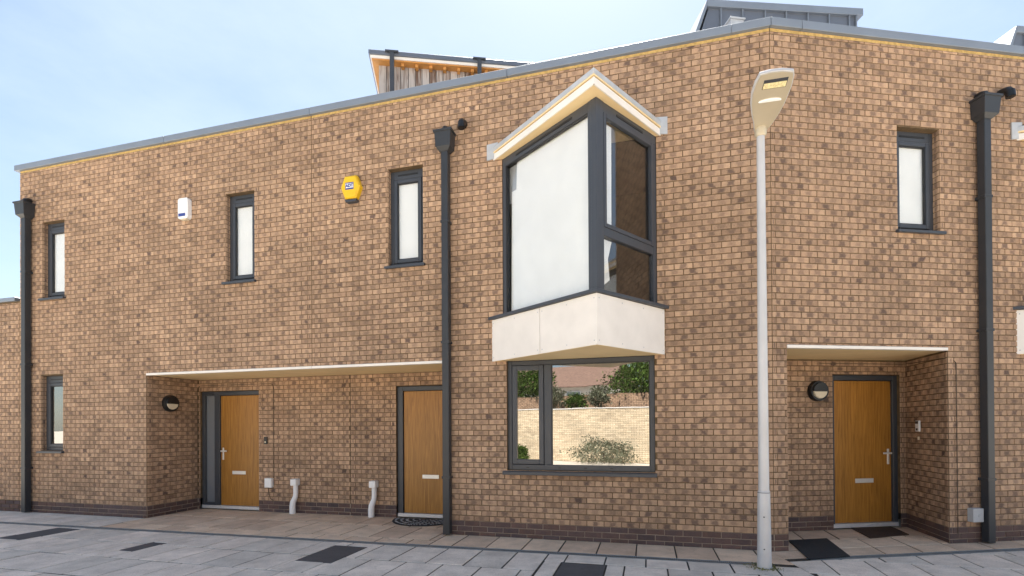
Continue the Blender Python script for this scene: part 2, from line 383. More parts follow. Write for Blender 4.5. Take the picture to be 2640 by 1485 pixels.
def lay(root, bricks, kind, nsingle=300):
    """the bricks that show largest become parts of their own, the rest one joined part"""
    rr = random.Random(len(bricks))
    cand = sorted((i for i, b in enumerate(bricks) if b[5]), key=lambda i: -proj_area(b_[i][0], (b_[i][1]+b_[i][2])/2, (b_[i][3]+b_[i][4])/2)) if False else None
    sc = [(proj_area(b[0], (b[1]+b[2])/2, (b[3]+b[4])/2) if b[5] else 0, i) for i, b in enumerate(bricks)]
    sc.sort(reverse=True)
    single = {i for a, i in sc[:nsingle] if a > 0}
    pr = protos(kind); r = root.location
    for i in single:
        pl, u0, u1, z0, z1, _ = bricks[i]
        c = pl.P((u0+u1)/2, 0, (z0+z1)/2)
        hand = 0 if pl.d[0]*pl.n[1]-pl.d[1]*pl.n[0] > 0 else 1
        o = bpy.data.objects.new('brick', pr[2*rr.randrange(40)+hand]); COL.objects.link(o); o.parent = root
        o.location = (c[0]-r.x, c[1]-r.y, c[2]-r.z)
        x = pl.d if hand == 0 else -pl.d
        o.rotation_euler = (0, 0, math.atan2(x[1], x[0]))
    V, Fc, Cc, U = [], [], [], []
    for i, (pl, u0, u1, z0, z1, _) in enumerate(bricks):
        if i in single: continue
        vs, fs = brick_verts(u1-u0, z1-z0, .007, rr); c = bcol(rr); k = len(V)
        V += [pl.P(u0+a, b, z0+c_) for a, b, c_ in vs]
        left = pl.d[0]*pl.n[1]-pl.d[1]*pl.n[0] > 0
        w = u1-u0; h = z1-z0
        for f in fs:
            g = f[::-1] if left else f
            Fc.append(tuple(q+k for q in g)); Cc.append((*c, 1)); U += [(min(max(vs[q][0]/w, 0), 1), min(max(vs[q][2]/h, 0), 1)) for q in g]
    if V:
        me = bpy.data.meshes.new('brickwork'); me.from_pydata([tuple(map(float, q)) for q in V], [], Fc); attrs(me, Cc, U); me.materials.append(M[kind])
        o = bpy.data.objects.new('brickwork', me); COL.objects.link(o); o.parent = root; o.location = -root.location; o['kind'] = 'stuff'
def panel(mb, pl, u0, u1, z0, z1, holes, v=0, depth=.16):
    """wall face with openings, decomposed on the openings' edges, with their reveals"""
    us = sorted({u0, u1}|{min(max(x, u0), u1) for h in holes for x in h[:2]}); zs = sorted({z0, z1}|{min(max(x, z0), z1) for h in holes for x in h[2:]})
    for a, b in zip(us, us[1:]):
        for c, d in zip(zs, zs[1:]):
            mu, mz = (a+b)/2, (c+d)/2
            if any(h[0] < mu < h[1] and h[2] < mz < h[3] for h in holes): continue
            mb.add([pl.P(a, v, c), pl.P(b, v, c), pl.P(b, v, d), pl.P(a, v, d)], [(0, 1, 2, 3)])
    for h0, h1, g0, g1 in holes:
        if h1-h0 > 2.2: continue          # porch openings have cheeks of their own
        q = lambda u, vv, z: pl.P(u, vv, z)
        w = v-depth
        if h0 > u0: mb.add([q(h0, v, g0), q(h0, w, g0), q(h0, w, g1), q(h0, v, g1)], [(0, 1, 2, 3)])
        if h1 < u1: mb.add([q(h1, v, g0), q(h1, w, g0), q(h1, w, g1), q(h1, v, g1)], [(0, 1, 2, 3)])
        if g1 < z1: mb.add([q(h0, v, g1), q(h0, w, g1), q(h1, w, g1), q(h1, v, g1)], [(0, 1, 2, 3)])
        if g0 > z0: mb.add([q(h0, v, g0), q(h0, w, g0), q(h1, w, g0), q(h1, v, g0)], [(0, 1, 2, 3)])

# ================================================================== ground and paving
g = MB().add([(-600, -900, -.02), (600, -900, -.02), (600, 900, -.02), (-600, 900, -.02)], [(0, 1, 2, 3)]).build('ground', 'street')
struct(g); g['label'] = 'pale grey street surface running out to the horizon'
pave = bpy.data.objects.new('pavement', None); COL.objects.link(pave); pave.location = (0, 5, 0); struct(pave); pave['label'] = 'slab pavement in front of the brick houses'
def clip(poly, a, b, c):            # keep a*x+b*y<=c
    o = []
    for i in range(len(poly)):
        p, q = poly[i], poly[(i+1) % len(poly)]; fp = a*p[0]+b*p[1]-c; fq = a*q[0]+b*q[1]-c
        if fp <= 0: o.append(p)
        if fp*fq < 0:
            t = fp/(fp-fq); o.append((p[0]+(q[0]-p[0])*t, p[1]+(q[1]-p[1])*t))
    return o
def area(p): return abs(sum(p[i][0]*p[(i+1) % len(p)][1]-p[(i+1) % len(p)][0]*p[i][1] for i in range(len(p))))/2
rs = random.Random(11)
def slab(poly, mat, name='slab', top=0., label=None):
    if len(poly) < 3 or area(poly) < .006: return
    c = np.mean(poly, axis=0); q = [(c[0]+(x-c[0])*1, c[1]+(y-c[1])*1) for x, y in poly]
    mb = MB(); z = top+rs.uniform(-.0025, .0025)
    tx, ty = rs.uniform(-.004, .004), rs.uniform(-.004, .004)
    n = len(q); e = .006
    low = [(x, y, -.03) for x, y in q]; mid = [(x, y, z-e+tx*(x-c[0])+ty*(y-c[1])) for x, y in q]
    s = 1-e/max(.05, math.sqrt(area(q))/2)
    tp = [(c[0]+(x-c[0])*s, c[1]+(y-c[1])*s, z+tx*(x-c[0])+ty*(y-c[1])) for x, y in q]
    mb.add(low+mid+tp, [tuple(range(2*n, 3*n))]+[(a+i, a+(i+1) % n, a+n+(i+1) % n, a+n+i) for a in (0, n) for i in range(n)])
    return mb.build(name, mat, pave, label=label)
def W2(s, p, pl=PA): q = pl.P(s, p, 0); return (q[0], q[1])
J = .016
def half(pl_pt, nrm, sign=1):       # half plane through pl_pt: sign*(x-pt).n <= 0
    return (sign*nrm[0], sign*nrm[1], sign*(pl_pt[0]*nrm[0]+pl_pt[1]*nrm[1]))
# the drain run: a straight line that leaves wall A slowly, and one parallel to wall B
DA0, DA1 = np.array(W2(.2, .66)), np.array(W2(13.2, .90)); ddA = (DA1-DA0)/np.linalg.norm(DA1-DA0); dnA = np.array([-ddA[1], ddA[0]]); dnA = dnA if dnA@nA > 0 else -dnA
DB0, DB1 = np.array(W2(-.1, .40, PB)), np.array(W2(9, .42, PB)); ddB = (DB1-DB0)/np.linalg.norm(DB1-DB0); dnB = np.array([-ddB[1], ddB[0]]); dnB = dnB if dnB@nB > 0 else -dnB
HWD = .062
bis = np.array(W2(.05, 0)); bdir = nA*.5+nB*.5; bnr = np.array([bdir[1], -bdir[0]])     # dividing line from the corner; bnr points ...
if bnr@dA < 0: bnr = -bnr
dark = {(5.15, 1.36): 'd2', (7.78, 1.62): 'd1', (2.15, 1.4): 'd3', (10.6, 1.25): 'd0'}
DARK = [(4.93, 5.385, .98, 1.735), (7.675, 7.90, 1.41, 1.84), (1.92, 2.40, 1.10, 1.72), (9.85, 10.30, .97, 1.72)]
for i, (a, b, c, d) in enumerate(DARK):
    slab([W2(a, c), W2(b, c), W2(b, d), W2(a, d)], 'slab_dark', 'dark_slab')
def sub_dark(s0, s1, p0, p1):
    """split a slab round a dark inset"""
    rects = [(s0, s1, p0, p1)]
    for a, b, c, d in DARK:
        a, b, c, d = a-J, b+J, c-J, d+J; nr = []
        for (x0, x1, y0, y1) in rects:
            if b <= x0 or a >= x1 or d <= y0 or c >= y1: nr.append((x0, x1, y0, y1)); continue
            if a > x0: nr.append((x0, a-.001, y0, y1)); 
            if b < x1: nr.append((b+.001, x1, y0, y1))
            x, y = max(x0, a), min(x1, b)
            if c > y0: nr.append((x, y, y0, c-.001))
            if d < y1: nr.append((x, y, d+.001, y1))
        rects = nr
    return rects
def zone(bounds, s_lo, s_hi, s_off, pitch, clips, mat):
    for r, (p0, p1) in enumerate(zip(bounds, bounds[1:])):
        off = s_off+(pitch/2 if r % 2 else 0)
        i = math.floor((s_lo-off)/pitch)
        while off+i*pitch < s_hi:
            a, b = max(off+i*pitch, s_lo)+J/2, min(off+(i+1)*pitch, s_hi)-J/2; i += 1
            if b-a < .03: continue
            for (x0, x1, y0, y1) in sub_dark(a, b, p0+J/2, p1-J/2):
                poly = [W2(x0, y0), W2(x1, y0), W2(x1, y1), W2(x0, y1)]
                for cp in clips:
                    poly = clip(poly, *cp)
                    if len(poly) < 3: break
                slab(poly, mat)
outA = half(DA0+dnA*HWD, dnA, -1); inA = half(DA0-dnA*HWD, dnA, 1); outB = half(DB0+dnB*HWD, dnB, -1); inB = half(DB0-dnB*HWD, dnB, 1)
leftbis = half(bis+bnr*.003, bnr, -1); rightbis = half(bis-bnr*.003, bnr, 1)
zone([.60, 1.49, 2.15, 2.80, 3.45], 2.62, 14.0, 3.0, .445, [outA], 'slab_grey')
zone([.46, 1.08, 1.74, 2.40, 3.05], -1.2, 2.62, 1.05, .445, [outA, leftbis], 'slab_grey')
zone([-3.7, -3.05, -2.39, -1.73, -1.07, -.41, .25, .90, 1.55, 2.2], -6.5, 1.2, -1.3, .445, [outB, rightbis], 'slab_grey')
# buff slabs between wall and drain, and on the porch floors
zone([.0, .95], -.6, 4.22, .69, .46, [inA, leftbis], 'slab_buff')
zone([-1.04, -.35, .42, 1.05], 4.22, 9.735, 4.55, .46, [inA], 'slab_buff')
zone([.0, 1.05], 9.735, 14.0, 9.76, .46, [inA], 'slab_grey')
def zoneB(bounds, offs, pitch, lo, hi):
    for (p0, p1), off in zip(zip(bounds, bounds[1:]), offs):
        sh = lambda s, p: W2(s-(.424*p), p, PB)       # joints run square to wall A
        i = math.floor((lo-off)/pitch)
        while off+i*pitch < hi:
            a, b = off+i*pitch+J/2, off+(i+1)*pitch-J/2; i += 1
            poly = [sh(a, p0+J/2), sh(b, p0+J/2), sh(b, p1-J/2), sh(a, p1-J/2)]
            if p1 > 0: poly = clip(clip(poly, *inB), *rightbis)
            if p0 < 0:
                poly = clip(poly, *half(W2(.19, 0, PB), dA, 1)); poly = clip(poly, *half(W2(2.443, 0, PB), dA, -1))
            if len(poly) >= 3: slab(poly, 'slab_buff')
zoneB([-1.012, -.44, -.001, ], [1.08, 1.34], .50, .1, 3.2)
zoneB([.001, .6], [1.34], .50, -.6, 8)
MB().add([(*W2(14, -1.03), -.006), (*W2(14, 3.3), -.006), (*W2(-1.2, 4.6), -.006), (9, 3.0, -.006), (9.6, 6.0, -.006), (*W2(2.9, -1.0, PB), -.006), (*W2(.6, -1.0, PB), -.006), (*W2(4.2, -1.03), -.006)], [tuple(range(8))]).build('joint_sand', 'bed', pave)
# drain channels
def drain(name, label, p0, d, n, L, s0=0):
    r = thing(name, label, 'drain', (p0[0], p0[1], 0))
    pl = Plane(p0, d, n)
    MB().box(pl, 0, L, -.058, .058, -.03, -.022).build('channel_bed', 'drain_dark', r)
    for v in (-.058, .046):
        MB().box(pl, 0, L, v, v+.012, -.03, .001).build('edge_rail', 'drain', r)
    mb = MB(); k = 0.
    while k < L-.02:
        mb.box(pl, k, k+.0105, -.0458, .0458, -.02, -.001); k += .021
    o = mb.build('grating_bars', 'drain', r); o['kind'] = 'stuff'
drain('drain_channel', 'slotted metal drain running along the pavement left of the lamp post', DA0, ddA, dnA, 12.9)
drain('drain_channel', 'narrow grey drain strip in front of the right-hand porch', DB0+ddB*.25, ddB, dnB, 7)

# ================================================================== houses
HC = 6.352                                   # underside of the coping
REC = 1.04
PAr = PA.shift(-REC); PBr = PB.shift(-1.012)
PARTY = 6.452
WIN_UP = (3.93, 5.325)
wA = [(11.63, 12.185), (7.508, 8.072), (4.582, 5.148)]
holesA = [(11.63, 12.185, *WIN_UP), (7.508, 8.072, 3.90, 5.33), (4.582, 5.148, 3.90, 5.33), (11.67, 12.225, 1.14, 2.507),
          (4.22, 9.735, -.1, 2.475), (1.371, 3.341, .926, 2.43), (1.334, 3.387, 3.0, 5.30)]
holesAr = [(8.36, 9.70, -.1, 2.225), (4.42, 5.58, -.1, 2.22)]
holesB = [(1.735, 2.35, 3.98, 5.285), (.19, 2.443, -.1, 2.50), (3.636, 5.689, 3.0, 5.30)]
holesBr = [(1.665, 2.775, -.1, 2.255)]
def jamb_bricks(pl, h, left, depth=.085):
    P0 = pl.P(h[1], 0, 0); jp = Plane(P0[:2], -pl.n, -pl.d)
    return [(q[0], q[1], q[2], q[3], q[4], False) for q in field(jp, .003, depth, h[2], h[3], (), 0)]

def window(root, pl, h, v=-.085, side=1, vent=True, blind=True, label=None):
    """tall narrow casement: frame with vent head, sash, pane, blind, sill"""
    u0, u1, z0, z1 = h; fw = .055
    zt = z1-(.085 if vent else 0)
    mb = MB()
    mb.box(pl, u0, u0+fw, v-.06, v, z0, z1).box(pl, u1-fw, u1, v-.06, v, z0, z1)
    mb.box(pl, u0+fw, u1-fw, v-.06, v-.002, z1-fw-(.07 if vent else 0), z1).box(pl, u0+fw, u1-fw, v-.06, v-.002, z0, z0+fw)
    w = mb.build('window', 'anth', root, .004, label=label)
    a0, a1, c0, c1 = u0+fw+.006, u1-fw-.006, z0+fw+.006, z1-fw-(.07 if vent else 0)-.006
    sw = .052; mb = MB()
    mb.box(pl, a0, a0+sw, v-.05, v+.008, c0, c1).box(pl, a1-sw, a1, v-.05, v+.008, c0, c1).box(pl, a0+sw, a1-sw, v-.05, v+.007, c0, c0+sw).box(pl, a0+sw, a1-sw, v-.05, v+.007, c1-sw, c1)
    mb.build('sash', 'anth', w, .004)
    b0, b1, e0, e1 = a0+sw, a1-sw, c0+sw, c1-sw
    mb = MB()
    mb.box(pl, b0, b0+.012, v-.03, v-.004, e0, e1).box(pl, b1-.012, b1, v-.03, v-.004, e0, e1).box(pl, b0+.012, b1-.012, v-.03, v-.005, e1-.012, e1).box(pl, b0+.012, b1-.012, v-.03, v-.005, e0, e0+.012)
    mb.build('gasket', 'anth2', w)
    MB().box(pl, b0+.01, b1-.01, v-.026, v-.020, e0+.01, e1-.01).build('pane', 'clear' if blind else 'glass', w)
    if blind: MB().box(pl, b0, b1, v-.045, v-.040, e0, e1).build('blind', 'blind', w)
    if vent: MB().box(pl, u0+fw+.07, u1-fw-.07, v-.003, v+.006, z1-.075, z1-.055).build('trickle_vent', 'anth2', w)
    MB().add([pl.P(a, b, c) for a, b, c in ((u0-.035, -.10, z0+.002), (u1+.035, -.10, z0+.002), (u1+.035, .06, z0-.012), (u0-.035, .06, z0-.012),
              (u0-.035, -.10, z0-.03), (u1+.035, -.10, z0-.03), (u1+.035, .06, z0-.05), (u0-.035, .06, z0-.05))],
             [(0, 1, 2, 3), (7, 6, 5, 4), (0, 4, 5, 1), (1, 5, 6, 2), (2, 6, 7, 3), (3, 7, 4, 0)]).build('sill', 'anth', w, .004)
    return w
def door(root, pl, h, leaf, side=None, hinge=1, v=-.07, label=None):
    """flush oak-look door: leaf, frame, handle, letter plate, threshold"""
    u0, u1, z0, z1 = h; l0, l1 = leaf; zl0, zl1 = .075, z1-.085
    d = MB().box(pl, l0, l1, v-.045, v, zl0, zl1).build('door', 'door', root, .003, label=label)
    mb = MB()
    mb.box(pl, u0+.002, l0-.006, v-.06, v+.03, .02, z1-.004).box(pl, l1+.006, u1-.002 if side is None else l1+.125, v-.06, v+.03, .02, z1-.004)
    mb.box(pl, l0-.006, l1+.006, v-.06, v+.029, zl1+.006, z1-.004)
    if side:
        mb.box(pl, u1-.065, u1-.002, v-.06, v+.03, .02, z1-.004).box(pl, l1+.125, u1-.065, v-.06, v+.029, zl1+.006, z1-.004).box(pl, l1+.125, u1-.065, v-.06, v+.029, .02, .12)
    mb.build('door_frame', 'anth', d, .004)
    if side:
        MB().box(pl, l1+.125, u1-.065, v-.03, v-.022, .12, zl1+.006).build('sidelight', 'sideglass', d)
    MB().box(pl, u0+.01, u1-.01, v-.09, v+.05, .012, .070).build('threshold', 'sillmetal', d, .004)
    lm = (l0+l1)/2+.02*hinge
    lp = MB().box(pl, lm-.15, lm+.15, v-.001, v+.014, .66, .725).build('letter_plate', 'steel', d, .004)
    if hinge:
        uh = l1-.055; s = -1
        mb = MB().box(pl, uh-.018, uh+.018, v-.001, v+.010, .93, 1.16)
        mb.box(pl, uh-.012, uh+.012, v+.010, v+.05, 1.085, 1.108).box(pl, uh-.13, uh+.012, v+.05, v+.066, 1.083, 1.110)
        mb.build('handle', 'steel', d, .004)
    return d

def coping(root, pl, cuts, back=.34, mitre0=0.):
    for a, b in zip(cuts, cuts[1:]):
        P = pl.P; a2, b2 = a+.003, b-.003
        z0, z1 = HC-.004, HC+.098
        ma = mitre0 if a == 0 else 0          # mitred end at the corner of the two walls
        q = [(a2-.052*ma, .052), (b2, .052), (b2, -back), (a2+back*ma, -back)]
        MB().add([P(u, v, z0) for u, v in q]+[P(u, v, z1-(.02 if v < 0 else 0)) for u, v in q], [(0, 1, 2, 3), (7, 6, 5, 4), (0, 4, 5, 1), (1, 5, 6, 2), (2, 6, 7, 3), (3, 7, 4, 0)]).build('coping', 'zinc', root, .004)
def shell(root, pl, u0, u1, deep=7.5, z=6.05):
    MB().box(pl, u0+.01, u1-.01, -deep, -.06, z-.12, z).build('flat_roof', 'zincdark', root)
    MB().box(pl, u0+.02, u1-.02, -deep, -deep+.2, -.02, z-.121).build('rear_wall', 'room', root)
    MB().box(pl, u0+.02, u1-.02, -1.75, -1.65, -.02, z-.121).build('inner_wall', 'room', root)

# ---- left house -------------------------------------------------------------
h1 = thing('brick_house', 'brown brick house at the left end, with sidelit oak door and white alarm box', 'house', PA.P(9.6, 0, 0), 'terrace of brown brick houses')
h2 = thing('brick_house', 'middle brown brick house with the white triangular oriel window', 'house', PA.P(3.2, 0, 0), 'terrace of brown brick houses')
h3 = thing('brick_house', 'right-hand brown brick house beyond the wall corner behind the lamp post', 'house', PB.P(2.2, 0, 0), 'terrace of brown brick houses')
ENDA = 12.76; ENDB = 8.0
def wall(root, pl, u0, u1, z0, z1, holes, name='wall', depth=.16, mat='mortar'):
    mb = MB(); hs = [h for h in holes if h[1] > u0 and h[0] < u1]
    hs = [(max(h[0], u0), min(h[1], u1), max(h[2], z0), min(h[3], z1)) for h in hs if h[3] > z0 and h[2] < z1]
    panel(mb, pl, u0, u1, z0, z1, hs, 0, depth); return mb.build(name, mat, root)
e = .006
def shell_walls(root, pl, plr, u0, u1, holes, rholes, r0, r1, phase):
    wall(root, pl, u0, u1, ZP, HC, holes)
    wall(root, pl, u0, u1, -.03, ZP, holes, 'plinth', mat='plinth_mortar')
    wall(root, plr, r0, r1, ZP, 2.47, rholes, 'porch_wall', .12)
    x = r0
    for h in sorted(h for h in rholes if h[1] > r0 and h[0] < r1)+[(r1, r1, 0, 0)]:
        if h[0] > x: wall(root, plr, x, h[0], -.03, ZP, [], 'porch_plinth', .12, 'plinth_mortar')
        x = h[1]
shell_walls(h1, PA, PAr, PARTY+e, ENDA, holesA, holesAr, PARTY+e, 9.735, 0)
shell_walls(h2, PA, PAr, 0, PARTY-e, holesA, holesAr, 4.22, PARTY-e, 0)
shell_walls(h3, PB, PBr, 0, ENDB, holesB, holesBr, .62, 2.873, 0)
# porch cheeks
RA1 = Plane(PA.P(9.735, 0, 0)[:2], -nA, -dA); RA0 = Plane(PA.P(4.22, 0, 0)[:2], -nA, dA)
RB1 = Plane(PB.P(2.443, 0, 0)[:2], -nA, dA); RB0 = Plane(PB.P(.19, 0, 0)[:2], -nA, -dA)
for root, rp, L in ((h1, RA1, REC), (h2, RA0, REC), (h3, RB1, 1.10), (h3, RB0, 1.10)):
    wall(root, rp, 0, L, ZP, 2.49, [], 'porch_cheek'); wall(root, rp, 0, L, -.03, ZP, [], 'porch_cheek_plinth', mat='plinth_mortar')
MB().box(Plane(PA.P(ENDA, 0, 0)[:2], -nA, dA), .004, 7.4, -.15, -.002, -.03, HC).build('end_wall', 'mortar', h1)
for root, pl, u0, u1 in ((h1, PA, PARTY, ENDA), (h2, PA, 0, PARTY), (h3, PB, 0, ENDB)): shell(root, pl, u0, u1)
# sealant strip at the party line
MB().box(PA, PARTY-.006, PARTY+.006, -.03, .003, 2.49, HC-.01).build('movement_joint', 'mortar', h1)
MB().box(PAr, PARTY-.005, PARTY+.005, -.03, .002, .0, 2.43).build('movement_joint', 'bark', h1)
# bricks
TOP = HC-.045
bA1 = field(PA, PARTY+e, ENDA-.004, ZP, TOP, holesA); bA2 = field(PA, .004, PARTY-e, ZP, TOP, holesA)
bB = field(PB, .004, 6.5, ZP, TOP, holesB, .05)
bA1 += field(PAr, PARTY+e, 9.73, ZP, 2.435, holesAr, .06); bA2 += field(PAr, 4.22, PARTY-e, ZP, 2.435, holesAr, .06)
bB += field(PBr, .64, 2.865, ZP, 2.455, holesBr, .1)
bA1 += field(RA1, .012, REC-.004, ZP, 2.435); bB += field(RB1, .012, 1.095, ZP, 2.455); bA2 += field(RA0, .012, REC-.004, ZP, 2.435)
for h in holesA[:2]+[holesA[3]]: bA1 += jamb_bricks(PA, h, 1)
bA2 += jamb_bricks(PA, holesA[2], 1); bB += jamb_bricks(PB, holesB[0], 1)
lay(h1, bA1, 'brick'); lay(h2, bA2, 'brick'); lay(h3, bB, 'brick')
pA1 = field(PA, PARTY+e, ENDA-.004, 0, ZP-.001, holesA, .03); pA2 = field(PA, .004, PARTY-e, 0, ZP-.001, holesA, .03); pB = field(PB, .004, 6.5, 0, ZP-.001, holesB, .12)
pA1 += field(PAr, PARTY+e, 9.73, 0, ZP-.001, holesAr, .06)+field(RA1, .012, REC-.004, 0, ZP-.001); pA2 += field(PAr, 4.22, PARTY-e, 0, ZP-.001, holesAr, .06)
pB += field(PBr, .64, 2.865, 0, ZP-.001, holesBr, .1)+field(RB1, .012, 1.095, 0, ZP-.001)
def plinth(root, b, n): lay(root, b, 'plinth', n)
plinth(h1, pA1, 0); plinth(h2, pA2, 90); plinth(h3, pB, 60)
# copings
uc1 = hit(PA, 1884, 90)[0]
coping(h2, PA, [0, uc1, 3.3, PARTY], mitre0=math.tan((A+B)/2)); coping(h1, PA, [PARTY, 9.3, ENDA+.08])
coping(h3, PB, [0, hit(PB, 2061, 70)[0], hit(PB, 2630, 130)[0], ENDB], mitre0=math.tan((A+B)/2))
for root, pl, u0, u1 in ((h1, PA, PARTY+.01, ENDA-.01), (h2, PA, .006, PARTY-.01), (h3, PB, .006, 6.5)): MB().box(pl, u0, u1, -.01, .004, TOP+.004, HC-.006).build('ochre_strip', 'ochre', root)  # thin ochre strip along the wall top, below the coping
# porch lintel strips and soffits
def porch_top(root, pl, u0, u1, z, poly):
    MB().box(pl, u0, u1, -.05, .012, z-.038, z).build('lintel_strip', 'white', root, .003)
    MB().prism(poly, z-.03, z-.022).build('porch_soffit', 'cream', root)
q = PA.P
porch_top(h1, PA, PARTY+.002, 9.733, 2.475, [q(PARTY+.002, -.05, 0)[:2], q(9.733, -.05, 0)[:2], q(9.733, -REC, 0)[:2], q(PARTY+.002, -REC, 0)[:2]])
porch_top(h2, PA, 4.222, PARTY-.002, 2.475, [q(4.222, -.05, 0)[:2], q(PARTY-.002, -.05, 0)[:2], q(PARTY-.002, -REC, 0)[:2], q(4.222, -REC, 0)[:2]])
q = PB.P
porch_top(h3, PB, .192, 2.441, 2.50, [q(.215, -.05, 0)[:2], q(2.46, -.05, 0)[:2], q(2.87, -1.01, 0)[:2], q(.62, -1.01, 0)[:2]])
# windows
window(h1, PA, holesA[0]); window(h1, PA, holesA[1]); window(h1, PA, holesA[3], vent=True, blind=False, label='ground floor window of the left house')
window(h2, PA, holesA[2]); window(h3, PB, holesB[0])
# doors
door(h1, PAr, holesAr[0], (8.41, 9.285), side=True, hinge=1); door(h2, PAr, holesAr[1], (4.49, 5.47), hinge=0); door(h3, PBr, holesBr[0], (1.735, 2.69), hinge=1)
# wide ground floor window under the oriel
def wide_window(root, pl, h):
    u0, u1, z0, z1 = h; v = -.055; fw = .06
    m_ = hit(pl, 1412, 1070, v)[0]           # mullion
    mb = MB()
    mb.box(pl, u0, u0+fw, v-.07, v, z0, z1).box(pl, u1-fw, u1, v-.07, v, z0, z1).box(pl, u0+fw, u1-fw, v-.07, v-.001, z1-fw, z1).box(pl, u0+fw, u1-fw, v-.07, v-.001, z0, z0+.075)
    mb.box(pl, m_-.05, m_+.05, v-.07, v-.002, z0+.075, z1-fw)
    w = mb.build('window', 'anth', root, .004, label='wide ground floor window below the oriel')
    a0, a1, c0, c1 = m_+.056, u1-fw-.006, z0+.081, z1-fw-.006; sw = .065
    mb = MB().box(pl, a0, a0+sw, v-.05, v+.010, c0, c1).box(pl, a1-sw, a1, v-.05, v+.010, c0, c1).box(pl, a0+sw, a1-sw, v-.05, v+.009, c0, c0+sw).box(pl, a0+sw, a1-sw, v-.05, v+.009, c1-sw, c1)
    mb.build('sash', 'anth', w, .004)
    MB().box(pl, a0+sw, a1-sw, v-.03, v-.018, c0+sw, c1-sw).build('pane', 'glass', w)
    MB().box(pl, u0+fw, m_-.05, v-.035, v-.022, z0+.075, z1-fw).build('pane', 'glass', w)
    mb = MB(); b0, b1, e0, e1 = u0+fw, m_-.05, z0+.075, z1-fw
    mb.box(pl, b0, b0+.014, v-.022, v-.006, e0, e1).box(pl, b1-.014, b1, v-.022, v-.006, e0, e1).box(pl, b0+.014, b1-.014, v-.022, v-.007, e1-.014, e1)
    mb.build('gasket', 'anth2', w)
    for x in (1361, 1443, 1510, 1577, 1646):
        u = hit(pl, x, 1211, v)[0]; MB().box(pl, u-.018, u+.018, v-.002, v+.004, z0+.03, z0+.042).build('drain_slot', 'anth2', w)
    MB().add([pl.P(a, b, c) for a, b, c in ((u0-.02, -.10, z0+.004), (u1+.05, -.10, z0+.004), (u1+.05, .07, z0-.015), (u0-.02, .07, z0-.015),
              (u0-.02, -.10, z0-.03), (u1+.05, -.10, z0-.03), (u1+.05, .07, z0-.062), (u0-.02, .07, z0-.062))],
             [(0, 1, 2, 3), (7, 6, 5, 4), (0, 4, 5, 1), (1, 5, 6, 2), (2, 6, 7, 3), (3, 7, 4, 0)]).build('sill', 'anth', w, .004)
wide_window(h2, PA, holesA[5])

